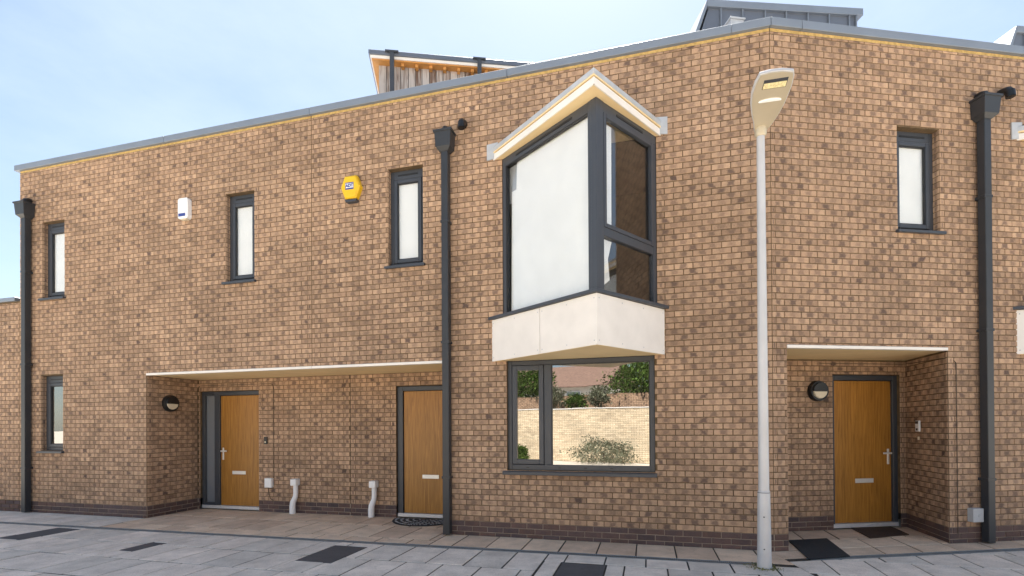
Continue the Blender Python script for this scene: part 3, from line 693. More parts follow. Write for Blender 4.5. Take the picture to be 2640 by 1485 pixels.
# ---- triangular oriel -------------------------------------------------------
def oriel(root, pl, uL, uR, uC, label, split=True):
    """uL/uR: ends of the cladding on the wall, uC: apex ; all faces are vertical, plan is a triangle"""
    sg = 1 if uL > uR else -1
    T = lambda gap, p, gr=None: [(uL-sg*gap, 0.), (uC, p), (uR+sg*(gap if gr is None else gr), 0.)]
    def xy(t): return [tuple(pl.P(u, v, 0)[:2]) for u, v in t]
    Z0, Z1, ZS, ZH, ZF, ZT = 2.43, 3.005, 3.05, 5.235, 5.325, 5.385
    def grow(t, e): return xy([(t[0][0]+sg*e, 0), (t[1][0], t[1][1]+e*.75), (t[2][0]-sg*e, 0)])
    cl, gz, fa = T(0, 1.07), T(.165, 1.00, .09), T(.03, 1.22)
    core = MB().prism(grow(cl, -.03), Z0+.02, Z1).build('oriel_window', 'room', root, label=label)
    def face(t, i):
        a, c = np.array(pl.P(t[1][0], t[1][1], 0)[:2]), np.array(pl.P(*t[0 if i == 0 else 2], 0)[:2])
        d = (c-a)/np.linalg.norm(c-a); n = np.array([-d[1], d[0]]); n = n if n@pl.n > 0 else -n
        return Plane(a, d, n), np.linalg.norm(c-a)
    # cladding boards
    for i in (0, 1):
        fp, L = face(cl, i)
        cuts = [0, L]
        if i == 0 and split:
            r = ray(1391.7, 880); t_, s_ = np.linalg.solve(np.array([[r[0], -fp.d[0]], [r[1], -fp.d[1]]]), fp.o); cuts = [0, s_, L]
        for a, b in zip(cuts, cuts[1:]):
            bd = MB().box(fp, a+(.004 if a else 0), b-.004, -.022, .0, Z0, Z1).build('cladding_panel', 'white', core, .002)
            for u in np.linspace(a+.04, b-.04, 3 if b-a < 1 else 4):
                for z in (Z0+.05, Z1-.05):
                    lathe(MB(), fp.P(u, -.001, z), (*fp.n, 0), [(.009, 0), (.006, .003)], 8).build('rivet', 'lead', core)
    MB().prism(grow(cl, -.022), Z0-.002, Z0+.018).build('oriel_soffit', 'cream', core)
    MB().prism(grow(cl, .06), Z1+.004, ZS).build('oriel_sill', 'anth', core, .004)
    # glazing
    for i in (0, 1):
        fp, L = face(gz, i); z0, z1 = ZS+.001, ZH-.001; ps = .13
        MB().box(fp, .0, ps, -.08, 0, z0, z1).build('corner_post', 'anth', core, .004)
        mb = MB().box(fp, ps, L, -.07, -.004, z0, z0+.03).box(fp, ps, L, -.07, -.004, z1-.12, z1).box(fp, L-.07, L, -.07, -.004, z0+.03, z1-.12)
        if i: mb.box(fp, ps, L-.07, -.07, -.004, 3.70, 3.80)
        mb.build('frame', 'anth', core, .004)
        MB().box(fp, ps+.25, L-.3, -.005, .004, z1-.075, z1-.05).build('trickle_vent', 'anth2', core)
        if i == 0:
            b0, b1, e0, e1 = ps, L-.07, z0+.03, z1-.12
            mb = MB().box(fp, b1-.012, b1, -.04, -.006, e0, e1).box(fp, b0, b1-.012, -.04, -.006, e1-.012, e1); mb.build('gasket', 'anth2', core)
            MB().box(fp, b0, b1, -.045, -.039, e0, e1).build('pane', 'clear', core)
            k = b1-b0
            MB().box(fp, b1-.30, b1+.02, -.094, -.090, e1-.5, e1).build('lining', 'greyp', core)
            MB().uzprism(fp, [(b0, e0), (b0, e1), (b1-.17, e1), (b1-.15, e1-.36), (b1-.055, e1-.36), (b1-.03, e0)], -.075, -.071).build('blind', 'blind', core)
        else:
            for e0, e1, sash in ((z0+.03, 3.70, 0), (3.80, z1-.12, 1)):
                b0, b1 = ps, L-.07
                if sash:
                    sw = .05; mb = MB().box(fp, b0, b0+sw, -.05, .006, e0, e1).box(fp, b1-sw, b1, -.05, .006, e0, e1).box(fp, b0+sw, b1-sw, -.05, .005, e0, e0+sw).box(fp, b0+sw, b1-sw, -.05, .005, e1-sw, e1)
                    mb.build('sash', 'anth', core, .004); b0 += sw; b1 -= sw; e0 += sw; e1 -= sw
                MB().box(fp, b0, b1, -.045, -.037, e0, e1).build('pane', 'clear', core)
                MB().box(fp, b0, b0+.012, -.036, -.012, e0, e1).build('gasket', 'anth2', core)
                cw = [(b0, e0), (b0, e1), (b0+.20, e1), (b0+.19, e0)] if sash else [(b0, e0+.02), (b0, e1), (b0+.24, e1), (b0+.17, e1-.22), (b0+.20, e0+.16)]
                MB().uzprism(fp, cw, -.085, -.081).build('white_sheet', 'blind', core)  # white sheet behind the pane, irregular in outline in the lower one
    # room behind
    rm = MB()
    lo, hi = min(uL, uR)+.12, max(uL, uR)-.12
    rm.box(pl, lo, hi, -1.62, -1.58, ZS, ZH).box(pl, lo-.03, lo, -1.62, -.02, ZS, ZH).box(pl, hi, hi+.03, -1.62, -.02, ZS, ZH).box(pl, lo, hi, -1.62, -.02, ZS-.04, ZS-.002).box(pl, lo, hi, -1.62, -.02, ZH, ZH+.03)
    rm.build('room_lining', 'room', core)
    # head: soffit board, white fascia, lead capping
    MB().prism(grow(fa, -.012), ZH, ZH+.025).build('eaves_soffit', 'cream', core)
    for i in (0, 1):
        fp, L = face(fa, i)
        MB().box(fp, 0, L+.01, -.02, .0, ZH-.002, ZF-.01).build('fascia', 'white', core, .003)
    MB().prism(grow(fa, -.03), ZH+.03, ZF-.01).build('oriel_roof', 'zinc', core)
    MB().prism(grow(fa, .012), ZF+.001, ZF+.018).build('drip_edge', 'cream', core)
    MB().prism(grow(fa, .02), ZF+.019, ZT+.02).build('lead_capping', 'lead', core, .004)
    for s_, u in ((1, uL), (-1, uR)):
        a = u+sg*s_*.05
        MB().uzprism(pl, [(a, ZF+.13), (a-sg*s_*.16, ZF+.145), (a-sg*s_*.16, ZH+.02), (a, ZH+.0)], .008, .022).build('wall_flashing', 'lead', core)
    return core
oriel(h2, PA, 3.553, 1.243, 2.0, 'triangular oriel with white blind in its left light')
oriel(h3, PB, 3.47, 5.78, 5.02, 'second oriel at the right edge', split=False)

# ---- low building at the far left --------------------------------------------
lw = thing('low_brick_building', 'low brown brick wing at the far left edge, left of the end downpipe', 'building', PA.P(14.3, -.02, 0))
PL_ = PA.shift(-.012)
wall(lw, PL_, ENDA+.012, 16.5, -.03, 3.93, [], 'wall')
lay(lw, field(PL_, ENDA+.03, 16.5, ZP, 3.90, ()), 'brick', 40); plinth(lw, field(PL_, ENDA+.03, 16.5, 0, ZP-.001, ()), 0)
MB().box(PL_, ENDA+.09, 16.55, -.3, .05, 3.93, 4.0).build('coping', 'zinc', lw, .004)
MB().box(PL_, ENDA+.02, 16.5, -6, -.3, 3.6, 3.7).build('flat_roof', 'zincdark', lw)

# ================================================================== rainwater pipes
def downpipe(pl, u, label, zb=.015, zt=5.44):
    r = thing('downpipe', label, 'downpipe', pl.P(u, .08, 0), 'square downpipes with hoppers')
    MB().box(pl, u-.05, u+.05, .03, .13, zb, zt).build('pipe', 'pipe', r, .006)
    hb = MB(); secs = [(5.40, .056, .025, .135), (5.45, .108, .012, .180), (5.65, .122, .012, .195), (5.652, .136, .010, .208), (5.68, .136, .010, .208)]
    k = 0
    for z, w, v0, v1 in secs: hb.v += [pl.P(u-w, v0, z), pl.P(u+w, v0, z), pl.P(u+w, v1, z), pl.P(u-w, v1, z)]
    for i in range(len(secs)-1):
        for j in range(4): hb.f.append((4*i+j, 4*i+(j+1) % 4, 4*i+4+(j+1) % 4, 4*i+4+j))
    hb.f += [(0, 1, 2, 3), (16, 17, 18, 19)]
    hb.build('hopper_head', 'pipe', r, .003)
    for z in (.8, 2.7, 4.4): MB().box(pl, u-.062, u+.062, .008, .134, z, z+.035).build('bracket', 'pipe', r, .003)
    P = pl.P
    MB().tube([P(u, .0, 5.745), P(u, .05, 5.745), P(u, .085, 5.73), P(u, .10, 5.69), P(u, .10, 5.62)], .05, 14).build('outlet_elbow', 'black', r, smooth=True)
    return r
downpipe(PA, hit(PA, 67, 900, .08)[0], 'grey downpipe at the left end of the terrace')
downpipe(PA, hit(PA, 1151, 900, .08)[0], 'grey downpipe left of the oriel window')
downpipe(PB, hit(PB, 2543, 900, .08)[0], 'grey downpipe at the right beside the grey meter box')
def overflow(pl, u, z, label):
    P = pl.P; mb = MB().tube([P(u, -.005, z), P(u, .05, z), P(u, .10, z-.018), P(u, .128, z-.06), P(u, .13, z-.115)], .052, 14, cap=False)
    mb.tube([P(u, .13, z-.115), P(u, .13, z-.03)], .045, 14)
    o = mb.build('overflow_pipe', 'black', smooth=True); tag(o, label, 'pipe', 'black overflow spouts')
overflow(PA, hit(PA, 1193, 318, .07)[0], 5.80, 'short black overflow spout right of the middle hopper')
overflow(PB, hit(PB, 2592, 243, .07)[0], 5.82, 'short black overflow spout right of the right hopper')

# ================================================================== things on the walls
def alarm_white():
    u, z = 8.86, 5.17; r = thing('alarm_box', 'white alarm box with a blue band on the left house', 'alarm box', PA.P(u, 0, z-.17))
    MB().uzprism(PA, [(u-.105, z-.14), (u-.09, z-.17), (u+.09, z-.17), (u+.105, z-.14), (u+.105, z+.14), (u+.08, z+.17), (u-.08, z+.17), (u-.105, z+.14)], .0, .085).build('case', 'whitep', r, .008)
    MB().box(PA, u-.055, u+.085, .085, .088, z-.135, z-.085).build('blue_band', 'blue', r)
    MB().box(PA, u-.06, u+.06, .01, .07, z-.185, z-.171).build('strobe_lens', 'lens', r)
alarm_white()
def text_mesh(name, txt, pl, u, v, z, size, mat, parent, xdir):
    cu = bpy.data.curves.new(name, 'FONT'); cu.body = txt; cu.size = size; cu.extrude = .001; cu.align_x = 'CENTER'; cu.align_y = 'CENTER'; cu.offset = .0035
    tmp = bpy.data.objects.new(name, cu); COL.objects.link(tmp)
    bpy.context.view_layer.update()
    me = bpy.data.meshes.new_from_object(tmp.evaluated_get(bpy.context.evaluated_depsgraph_get())); bpy.data.objects.remove(tmp)
    x = Vector((*xdir, 0)); y = Vector((0, 0, 1)); w = x.cross(y)
    c = Vector(pl.P(u, v, z)); mm = Matrix.Identity(4)
    for i in range(3): mm[i][0] = x[i]; mm[i][1] = y[i]; mm[i][2] = w[i]; mm[i][3] = c[i]
    me.transform(mm); me.materials.clear(); me.materials.append(M[mat])
    o = bpy.data.objects.new(name, me); COL.objects.link(o); o.parent = parent; o.location = -parent.location
    return o
def alarm_yellow():
    u, z = 5.72, 5.115; r = thing('alarm_box', 'yellow six-sided alarm box with blue and white logo', 'alarm box', PA.P(u, 0, z-.19))
    w, hh = .165, .17
    def hexa(s): return [(u-w*s, z), (u-w*s*.58, z+hh*s), (u+w*s*.58, z+hh*s), (u+w*s, z), (u+w*s*.58, z-hh*s), (u-w*s*.58, z-hh*s)]
    a, b = hexa(1.0), hexa(.86)
    mb = MB(); n = 6
    mb.add([PA.P(x, 0, q_) for x, q_ in a]+[PA.P(x, .075, q_) for x, q_ in a]+[PA.P(x, .10, q_) for x, q_ in b], [tuple(range(6)), tuple(range(12, 18))]+[(k+i, k+(i+1) % n, k+n+(i+1) % n, k+n+i) for k in (0, 6) for i in range(n)])
    mb.build('case', 'yellow', r, .004)
    MB().uzprism(PA, [(u-w*.60, z-hh-.012), (u+w*.60, z-hh-.012), (u+w*.50, z-hh-.05), (u-w*.50, z-hh-.05)], .0, .085).build('strobe_lens', 'anth', r, .004)
    MB().box(PA, u-.065, u+.075, .100, .1015, z-.045, z+.06).build('logo_plate', 'blue', r)
    MB().box(PA, u-.058, u+.068, .1015, .1025, z-.022, z+.045).build('logo_panel', 'whitep', r)
    text_mesh('logo_lettering', 'ADT', PA, u+.005, .1035, z+.010, .062, 'blue', r, -dA)
alarm_yellow()
def bulkhead(c, n3, label):
    r = thing('wall_light', label, 'wall light', c, 'round black bulkhead lights')
    mb = lathe(MB(), c, n3, [(.148, 0), (.148, .05), (.138, .075)], 32); mb.build('body', 'black', r, smooth=True)
    n = Vector(n3).normalized(); x = Vector((0, 0, 1)).cross(n).normalized(); up = Vector((0, 0, 1)); c = Vector(c)
    def half_disc(s0, s1, rad, h0, h1, nm, mat):
        pts = [c+n*h0+(x*math.cos(t)+up*math.sin(t))*rad for t in np.linspace(s0, s1, 18)]; top = [p+n*(h1-h0) for p in pts]; top = [c+n*h1+(p-(c+n*h1))*.92 for p in top]
        k = len(pts); mb = MB().add([tuple(p) for p in pts+top], [tuple(range(k))[::-1], tuple(range(k, 2*k))]+[(i, (i+1) % k, k+(i+1) % k, k+i) for i in range(k)])
        mb.build(nm, mat, r)
    half_disc(math.pi*1.03, math.pi*1.97, .112, .07, .092, 'lens', 'lens'); half_disc(.0, math.pi, .126, .07, .10, 'eyelid', 'black')
bulkhead(RA1.P(.42, .003, 1.975), (*RA1.n, 0), 'round black bulkhead light on the side wall of the left porch')
bulkhead(PBr.P(1.405, .003, 2.01), (*PBr.n, 0), 'round black bulkhead light beside the right-hand door')
def onebox(name, label, cat, pl, u, v1, z, w, h, mat, extra=None):
    r = thing(name, label, cat, pl.P(u, 0, z))
    MB().box(pl, u-w/2, u+w/2, .004, v1, z-h/2, z+h/2).build('case', mat, r, .006)
    if extra: extra(r)
    return r
onebox('doorbell', 'small black doorbell beside the left oak door', 'doorbell', PAr, 8.20, .03, 1.30, .07, .13, 'black',
       lambda r: lathe(MB(), PAr.P(8.20, .03, 1.27), (*PAr.n, 0), [(.018, 0), (.016, .006)], 14).build('button', 'lens', r))
onebox('junction_box', 'white cable box low on the left porch wall', 'junction box', PAr, 8.115, .07, .53, .15, .17, 'whitep',
       lambda r: MB().box(PAr, 8.05, 8.18, .07, .074, .462, .598).build('lid', 'whitep', r, .003))
onebox('meter_box', 'small grey box low on the wall beside the right downpipe', 'junction box', PB, 2.775, .085, .36, .155, .175, 'greyp',
       lambda r: lathe(MB(), PB.P(2.785, .085, .36), (*PB.n, 0), [(.022, 0), (.018, .006)], 14).build('cap', 'greyp', r))
def intercom():
    r = thing('intercom', 'white door intercom on the side wall of the right porch', 'intercom', RB1.P(.70, 0, 1.41))
    MB().box(RB1, .665, .765, .004, .03, 1.42, 1.575).build('case', 'whitep', r, .006)
    MB().box(RB1, .680, .750, .03, .034, 1.53, 1.567).build('camera_window', 'black', r); MB().box(RB1, .690, .735, .03, .034, 1.435, 1.465).build('button', 'black', r)
intercom()
onebox('bell_push', 'tiny cream bell push below the intercom', 'doorbell', RB1, .715, .018, 1.325, .045, .05, 'lens')
def vent_pipe(u, label):
    r = thing('vent_pipe', label, 'vent pipe', PAr.P(u, .08, 0), 'white vent pipes in the left porch')
    P = PAr.P
    MB().tube([P(u+.02, .10, .005), P(u+.02, .10, .13), P(u+.015, .095, .20), P(u-.008, .06, .30), P(u-.012, .055, .36), P(u-.012, .055, .50)], [.052, .052, .05, .042, .042, .042], 14).build('pipe', 'whitep', r, smooth=True)
    MB().box(PAr, u-.068, u+.055, .004, .125, .50, .615).build('cap', 'whitep', r, .01)
vent_pipe(7.545, 'white bent vent pipe nearest the left oak door'); vent_pipe(5.98, 'white bent vent pipe nearest the middle door')
def cable(pts, label, rad=.0045):
    # rounded polyline
    P = [Vector(p) for p in pts]; o = [P[0]]
    for a, b, c in zip(P, P[1:], P[2:]):
        r = min(.09, (b-a).length*.45, (c-b).length*.45); p, q_ = b+(a-b).normalized()*r, b+(c-b).normalized()*r
        for t in np.linspace(0, 1, 6): o.append(p*(1-t)**2+b*2*t*(1-t)+q_*t*t)
    o.append(P[-1])
    ob = MB().tube([tuple(x) for x in o], rad, 6).build('cable', 'bark', smooth=True); tag(ob, label, 'cable')
cable([RA1.P(1.0, .012, .25), RA1.P(1.0, .012, 2.28), PAr.P(9.70, .012, 2.335), PAr.P(8.03, .012, 2.335), PAr.P(8.03, .012, .50)], 'thin black cable looping over the left oak door')
cable([PAr.P(8.12, .05, .45), PAr.P(8.125, .03, .33), PAr.P(8.10, .02, .24), PAr.P(8.04, .012, .21)], 'short black cable hanging below the white cable box', .005)
cable([PBr.P(1.45, .014, 2.415), PBr.P(2.80, .014, 2.415), RB1.P(.97, .014, 2.41), RB1.P(.02, .014, 2.37), PB.P(2.55, .014, 2.33), PB.P(2.55, .014, .12)], 'thin black cable running round the right porch and down the wall')

# ================================================================== doormats
def mat_quad(corners, name, label, mat, z=.006, ribs=0):
    r = MB().prism(corners, z-.004, z+.009).build(name, mat, None, .003); tag(r, label, 'doormat'); return r
Wb = lambda s, p: W2(s, p, PB)
def gnd(x, y):
    r = ray(x, y); t = -CH/r[2]; return np.array([t*r[0], t*r[1]])
mat_quad([tuple(gnd(*p)) for p in ((2033, 1395), (2132, 1390), (2192, 1436), (2085, 1444))], 'doormat', 'black ribbed rubber mat at the left side of the right-hand porch', 'mat_black')
mat_quad([tuple(gnd(*p)) for p in ((2192.6, 1362), (2285, 1353), (2344.4, 1380), (2243.6, 1389))], 'doormat', 'dark brown doormat in front of the right-hand oak door', 'mat_brown')
hm = thing('doormat', 'half-round black rubber mat with pale flecks at the middle door', 'doormat', PA.P(5.0, -.8, .01))
arc = [(4.99+.54*math.cos(t), -.94+.56*math.sin(t)) for t in np.linspace(0, math.pi, 26)]
MB().prism([W2(s, p) for s, p in arc], .004, .016).build('mat', 'mat_black', hm, .003)
mb = MB(); rq = random.Random(3)
for ring, cnt in ((.48, 30), (.39, 24), (.30, 18), (.20, 11), (.10, 5)):
    for k in range(cnt):
        t = math.pi*(k+.5)/cnt+rq.uniform(-.03, .03); x, y = 4.99+ring*math.cos(t), -.925+ring*1.02*math.sin(t); a = rq.uniform(0, 6)
        mb.prism([W2(x+.017*math.cos(a+q_)*(1.7 if q_ in (0, math.pi) else .8), y+.017*math.sin(a+q_)) for q_ in (0, 1.57, math.pi, 4.71)], .0165, .0195)
o = mb.build('flecks', 'mat_spot', hm); o['kind'] = 'stuff'

# ================================================================== street lamp
lp = thing('street_lamp', 'pale grey street lamp post at the corner with a flat tapered lantern', 'street lamp', (2.69, 5.40, 0))
bx, by = 2.69, 5.40
lathe(MB(), (bx, by, 0), (0, 0, 1), [(.074, .0), (.071, .10), (.062, .80), (.060, .815), (.055, .825)], 28).build('base_section', 'galv', lp, smooth=True)
lathe(MB(), (bx, by, .82), (0, 0, 1), [(.054, 0), (.040, 3.84)], 28).build('post', 'galv', lp, smooth=True)
fv = Vector((-bx, -by, 0)).normalized(); LP = Plane((bx, by), (-fv.y, fv.x), (fv.x, fv.y))
mb = MB()                                            # access door wrapped on the base section
for z, r_ in ((.15, .0755), (.60, .0705)):
    for t in np.linspace(-.62, .62, 9): mb.v.append((bx+r_*(fv.x*math.cos(t)-fv.y*math.sin(t)), by+r_*(fv.y*math.cos(t)+fv.x*math.sin(t)), z))
for i in range(8): mb.f.append((i, i+1, 10+i, 9+i))
acc = mb.build('access_door', 'galv', lp)
lathe(MB(), (bx, by, 0), (0, 0, 1), [(.0632, .800), (.0632, .806)], 28).build('seam_ring', 'anth', lp)
sol = acc.modifiers.new('t', 'SOLIDIFY'); sol.thickness = .008; sol.offset = 0
for z, r_ in ((.21, .0765), (.55, .0725)): lathe(MB(), (bx+fv.x*(r_+.002), by+fv.y*(r_+.002), z), tuple(fv), [(.008, 0), (.006, .004)], 10).build('door_bolt', 'anth', acc)
lathe(MB(), (bx, by, 4.62), (0, 0, 1), [(.048, 0), (.060, .02), (.060, .10), (.05, .13)], 20).build('spigot', 'lampunder', lp, smooth=True)
# lantern: shield-shaped outline, narrow at the spigot, widening to a slanted tip
hd = Vector((-.20, -1.0, .35)).normalized(); sd_ = Vector((1, -.10, .0)); sd_ = (sd_-hd*sd_.dot(hd)).normalized(); nd = sd_.cross(hd).normalized()
if nd.z < 0: nd = -nd
oL = Vector((bx, by, 4.70))
outline = [(-.051, -.03), (-.085, .09), (-.122, .187), (-.158, .316), (-.177, .437), (-.171, .548), (-.15, .636), (-.061, .650), (.035, .644), (.132, .618), (.146, .575), (.156, .464), (.152, .380), (.143, .264), (.126, .169), (.100, .072), (.062, -.03)]
def LP3(a, b, h): return tuple(oL+sd_*(a*1.1)+hd*b+nd*h)
n = len(outline)
mb = MB(); inn = [(a*.93, .34+(b-.34)*.965) for a, b in outline]
mb.add([LP3(a, b, .0) for a, b in outline]+[LP3(a, b, .035) for a, b in outline]+[LP3(a*.75, .34+(b-.34)*.82, .075) for a, b in outline], [tuple(range(2*n, 3*n))]+[(k+i, k+(i+1) % n, k+n+(i+1) % n, k+n+i) for k in (0, n) for i in range(n)]+[tuple(range(n))])
lan = mb.build('lantern', 'galv', lp, .003)
mb = MB().add([LP3(a, b, -.002) for a, b in inn]+[LP3(a, b, -.008) for a, b in inn], [tuple(range(n)), tuple(range(n, 2*n))]+[(i, (i+1) % n, n+(i+1) % n, n+i) for i in range(n)])
mb.build('underside', 'lampunder', lan)
def patch(a0, a1, b0, b1, h0, h1, nm, mat): MB().box8([LP3(a0, b0, h0), LP3(a1, b0, h0), LP3(a1, b1, h0), LP3(a0, b1, h0), LP3(a0, b0, h1), LP3(a1, b0, h1), LP3(a1, b1, h1), LP3(a0, b1, h1)]).build(nm, mat, lan, .002)
patch(-.100, .100, .475, .575, -.010, -.0085, 'lens_frame', 'anth'); patch(-.095, .095, .48, .54, -.0125, -.0101, 'led_lens', 'led')
mb = MB()
for k in range(13):
    t = math.pi*k/12; mb.v += [LP3(.0+.10*math.cos(t), .34+.03*math.sin(t), -.0085), LP3(.0+.092*math.cos(t), .34+.024*math.sin(t), -.022)]
for k in range(12): mb.f.append((2*k, 2*k+2, 2*k+3, 2*k+1))
mb.f += [tuple(range(1, 26, 2)), tuple(range(0, 26, 2)), (0, 1, 25, 24)]
mb.build('photocell_dome', 'whitep', lan)
# moss at the post's foot
mb = MB(); rq = random.Random(4)
for k in range(260):
    t = rq.uniform(0, 6.28); r_ = .08+abs(rq.gauss(0, .05)); c = (bx+r_*math.cos(t), by+r_*math.sin(t)); a = rq.uniform(0, 6.28); s_ = rq.uniform(.004, .012)
    mb.add([(c[0]+s_*math.cos(a), c[1]+s_*math.sin(a), .004), (c[0]-s_*math.cos(a), c[1]-s_*math.sin(a), .004), (c[0]+rq.uniform(-.006, .006), c[1]+rq.uniform(-.006, .006), .004+rq.uniform(.004, .018))], [(0, 1, 2)])
o = mb.build('moss', 'moss'); o['kind'] = 'stuff'; o['label'] = 'thin moss round the foot of the lamp post'

# ================================================================== roof structures
ZR = 9.0
def rf(x, y): r = ray(x, y); t = (ZR-CH)/r[2]; return np.array([t*r[0], t*r[1], ZR])
p0, p1 = rf(949.5, 126), rf(1404, 164)
d = (p1-p0)[:2]; Lr = np.linalg.norm(d); d /= Lr; n = np.array([d[1], -d[0]])
TP = Plane(p0[:2], d, n)                                   # front edge of the pavilion roof
tr = thing('roof_pavilion', 'timber-boarded roof shelter with thin dark roof behind the parapet', 'roof shelter', TP.P(1.6, -1, 6.05))
MB().box(TP, 0, Lr+1.2, -2.6, 0, ZR-.085, ZR).build('roof', 'zincdark', tr, .006)
MB().box(TP, .03, Lr+1.2, -2.5, -.03, ZR-.14, ZR-.087).build('white_fascia', 'white', tr)
MB().box(TP, .06, Lr+1.2, -2.4, -.05, ZR-.165, ZR-.142).build('eaves_soffit', 'orange', tr)
vb = -.21
k = hit(TP, 977, 200, vb)[0]; ui = k
while ui < Lr+1.0:
    w = .145+rq.uniform(-.01, .01); MB().box(TP, ui, ui+w-.012, vb-.02+rq.uniform(-.006, .006), vb+rq.uniform(-.004, .006), 6.05, ZR-.165).build('board', 'timber', tr); ui += w
MB().box(TP, k, Lr+1.1, vb-.06, vb-.03, 6.05, ZR-.166).build('backing', 'anth2', tr)
ui = k+.45
while ui < Lr+1.0:
    MB().box(TP, ui, ui+.06, vb+.01, -.09, ZR-.225, ZR-.166).build('rafter_end', 'orange', tr); ui += .28
for x in (1011, 1236):
    u = hit(TP, x, 190, -.02)[0]; MB().box(TP, u-.04, u+.04, -.045, .035, 6.05, ZR-.02).build('post', 'anth', tr)
    MB().box(TP, u-.13, u+.13, -.045, .045, ZR-.04, ZR-.01).build('post_bracket', 'anth', tr)
def dormer(xl, yl, xr, yr, label, seams, right_end=True, xs=None):
    a, b = rf(xl, yl), rf(xr, yr); d = (b-a)[:2]; L = np.linalg.norm(d); d = d/L; pl = Plane(a[:2], d, np.array([d[1], -d[0]]))
    r = thing('zinc_dormer', label, 'dormer', pl.P(L/2, -.5, 6.05), 'zinc-clad roof dormers')
    th = .125; v = -.05; zb = 6.05
    slope = .33                                           # left edge leans outward towards the roof
    MB().uzprism(pl, [(.04, ZR-th), (L-.08 if right_end else L, ZR-th), (L-.08 if right_end else L, zb), (.04-slope*(ZR-th-zb), zb)], -2.4, v).build('cladding', 'zincdark', r)
    MB().uzprism(pl, [(0, ZR), (L, ZR), (L, ZR-th), (.0, ZR-th)], -2.5, 0).build('roof', 'zinc', r, .005)
    MB().uzprism(pl, [(-.0, ZR), (-.0, ZR-th), (.0-slope*(ZR-zb)-.0, zb), (-slope*(ZR-zb)-.13, zb)], -2.5, -.002).build('raking_edge', 'zinc', r, .004)
    for x in seams:
        u = hit(pl, x, 60, v)[0]; MB().box(pl, u-.008, u+.008, v-.01, v+.034, zb, ZR-th-.001).build('seam', 'zinc', r)
    return pl
dpl = dormer(1824, -3, 2226, 21, 'zinc-clad roof dormer behind the corner of the parapet', (1857, 1913, 1970.6, 2025, 2080.6, 2135, 2187, 2204.7))
dormer(2622, 65, 3020, 92, 'zinc-clad roof dormer at the top right edge', (2640, 2655))
ct = thing('roof_cowl', 'small pale grey vent cowl on the roof beside the zinc dormer', 'vent', at(1901, 70, 7.6))
cp = at(1901, 70, 7.6); CPl = Plane(cp[:2], dB, nB)
MB().box(CPl, -.105, .105, -.25, 0, 6.05, cp[2]+.12).build('shaft', 'lead', ct, .004); MB().box(CPl, -.125, .125, -.27, .02, cp[2]+.12, cp[2]+.145).build('cap', 'lead', ct, .004)

# ================================================================== the other side of the street (seen mirrored in the glass)
GW = Plane((0, -7.6), (1, 0), (0, 1))
gw = thing('garden_wall', 'long buff brick garden wall on the opposite side of the street', 'wall', (0, -7.6, 0))
MB().box(GW, -48, 22, -.22, 0, -.03, 2.30).build('wall', 'mortar', gw)
lay(gw, field(GW, -34, 9, 0, 2.28, ()), 'buffbrick', 0)
MB().box(GW, -48, 22, -.26, .03, 2.30, 2.34).build('coping', 'render', gw, .006)
uw = thing('brick_wall', 'higher brown garden wall set back behind the buff wall', 'wall', (0, -9.6, 0))
GU = Plane((0, -9.6), (1, 0), (0, 1))
MB().box(GU, -26, 22, -.22, 0, -.03, 3.05).build('wall', 'mortar', uw)
lay(uw, field(GU, -15, 9, 2.1, 3.02, ()), 'brick', 0)
def cottage(x, y, w, label):
    pl = Plane((x, y), (1, 0), (0, 1)); r = thing('cottage', label, 'house', (x, y, 0), 'houses across the street')
    MB().box(pl, -w/2, w/2, -7, 0, -.03, 4.4).build('wall', 'render', r)
    rf = MB().add([pl.P(-w/2-.3, .45, 4.25), pl.P(w/2+.3, .45, 4.25), pl.P(w/2+.3, -3.5, 6.1), pl.P(-w/2-.3, -3.5, 6.1), pl.P(w/2+.3, -7.4, 4.25), pl.P(-w/2-.3, -7.4, 4.25)], [(0, 1, 2, 3), (3, 2, 4, 5), (0, 3, 5), (1, 4, 2), (0, 5, 4, 1)]).build('roof', 'tile', r)
    mb = MB().box(pl, w/4, w/4+.7, -3.9, -3.2, 5.4, 7.0); mb.build('chimney', 'mortar', rf)
    for u in (-w/3, -w/12, w/5): 
        f_ = MB().box(pl, u, u+1.1, .0, .03, 2.9, 4.0).build('window', 'whitep', r); MB().box(pl, u+.07, u+1.03, .03, .034, 2.97, 3.93).build('pane', 'glass', f_)
cottage(-12.6, -19, 9.5, 'white rendered cottage with tiled roof across the street, left one'); cottage(7.5, -21, 12, 'white rendered cottage with tiled roof across the street, right one')
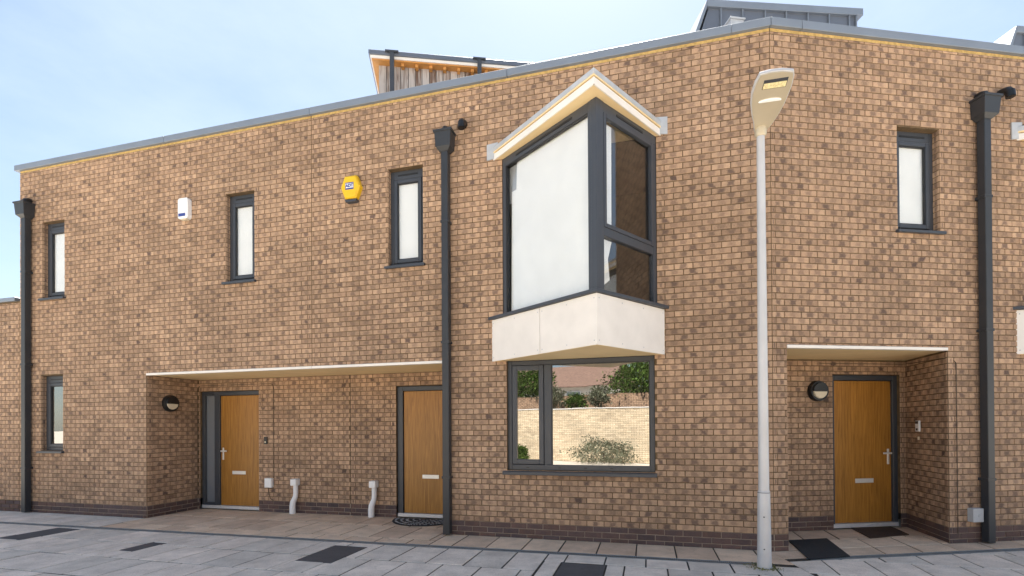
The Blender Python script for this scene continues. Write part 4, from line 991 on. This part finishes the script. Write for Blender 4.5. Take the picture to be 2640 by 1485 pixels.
def foliage(cx, cy, cz, rx, ry, rz, n_, size, rr, shell=.55):
    mb = MB()
    for k in range(n_):
        v = Vector((rr.gauss(0, 1), rr.gauss(0, 1), rr.gauss(0, 1))).normalized(); q_ = shell+(1-shell)*rr.random()
        bump = 1+.22*math.sin(v.x*5+v.z*4)+.15*math.sin(v.y*9)
        c = Vector((cx+v.x*rx*q_*bump, cy+v.y*ry*q_*bump, cz+v.z*rz*q_*bump))
        if c.z < .02: continue
        a = Vector((rr.gauss(0, 1), rr.gauss(0, 1), rr.gauss(0, 1))).normalized(); b = a.orthogonal().normalized(); s_ = size*rr.uniform(.6, 1.4)
        mb.add([tuple(c+a*s_), tuple(c+b*s_*.5), tuple(c-a*s_), tuple(c-b*s_*.5)], [(0, 1, 2, 3)])
    return mb
rr = random.Random(9)
def shrub(x, y, rx, rz, label, mat):
    r = thing('shrub', label, 'shrub', (x, y, 0), 'shrubs across the street')
    foliage(x, y, rz*.7, rx, rx*.6, rz, 2600, .055, rr).build('foliage', mat, r)
    MB().tube([(x, y, -.02), (x, y, rz*.7)], [.05, .02], 7).build('stem', 'bark', r)
shrub(-3.6, -6.8, 1.45, .62, 'grey-green shrub at the foot of the garden wall across the street', 'leaf2')
shrub(-7.6, -6.8, .5, .42, 'small green shrub at the foot of the garden wall across the street', 'leaf')
for x, h, w, lb in ((-8.9, 3.75, 1.15, 'bright green bush topping the garden wall across the street'), (-3.1, 3.7, 1.25, 'tall loose tree behind the garden wall across the street')):
    t = thing('tree', lb, 'tree', (x, -10.6, 0), 'trees behind the garden wall')
    MB().tube([(x, -10.6, -.02), (x+.1, -10.6, h*.5), (x, -10.6, h*.9)], [.16, .1, .03], 8).build('trunk', 'bark', t)
    foliage(x, -10.6, h, w*1.3, w, w, 4200, .085, rr, .35).build('crown', 'leaf', t)

for x, h, w, mt, lb in ((-6.9, 3.15, .75, 'leaf2', 'loose grey-green bush on the raised bed across the street'), (-5.7, 2.9, .55, 'leaf', 'low green bush between the bushes across the street'), (-4.6, 3.1, .6, 'leaf2', 'small grey bush nearest the tall tree across the street')):
    t = thing('shrub', lb, 'shrub', (x, -8.9, 0), 'shrubs across the street')
    foliage(x, -8.9, h-.2, w, w*.7, w*.8, 1500, .06, rr, .4).build('foliage', mt, t)
    MB().tube([(x, -8.9, -.02), (x, -8.9, h-.3)], [.05, .025], 7).build('stem', 'bark', t)
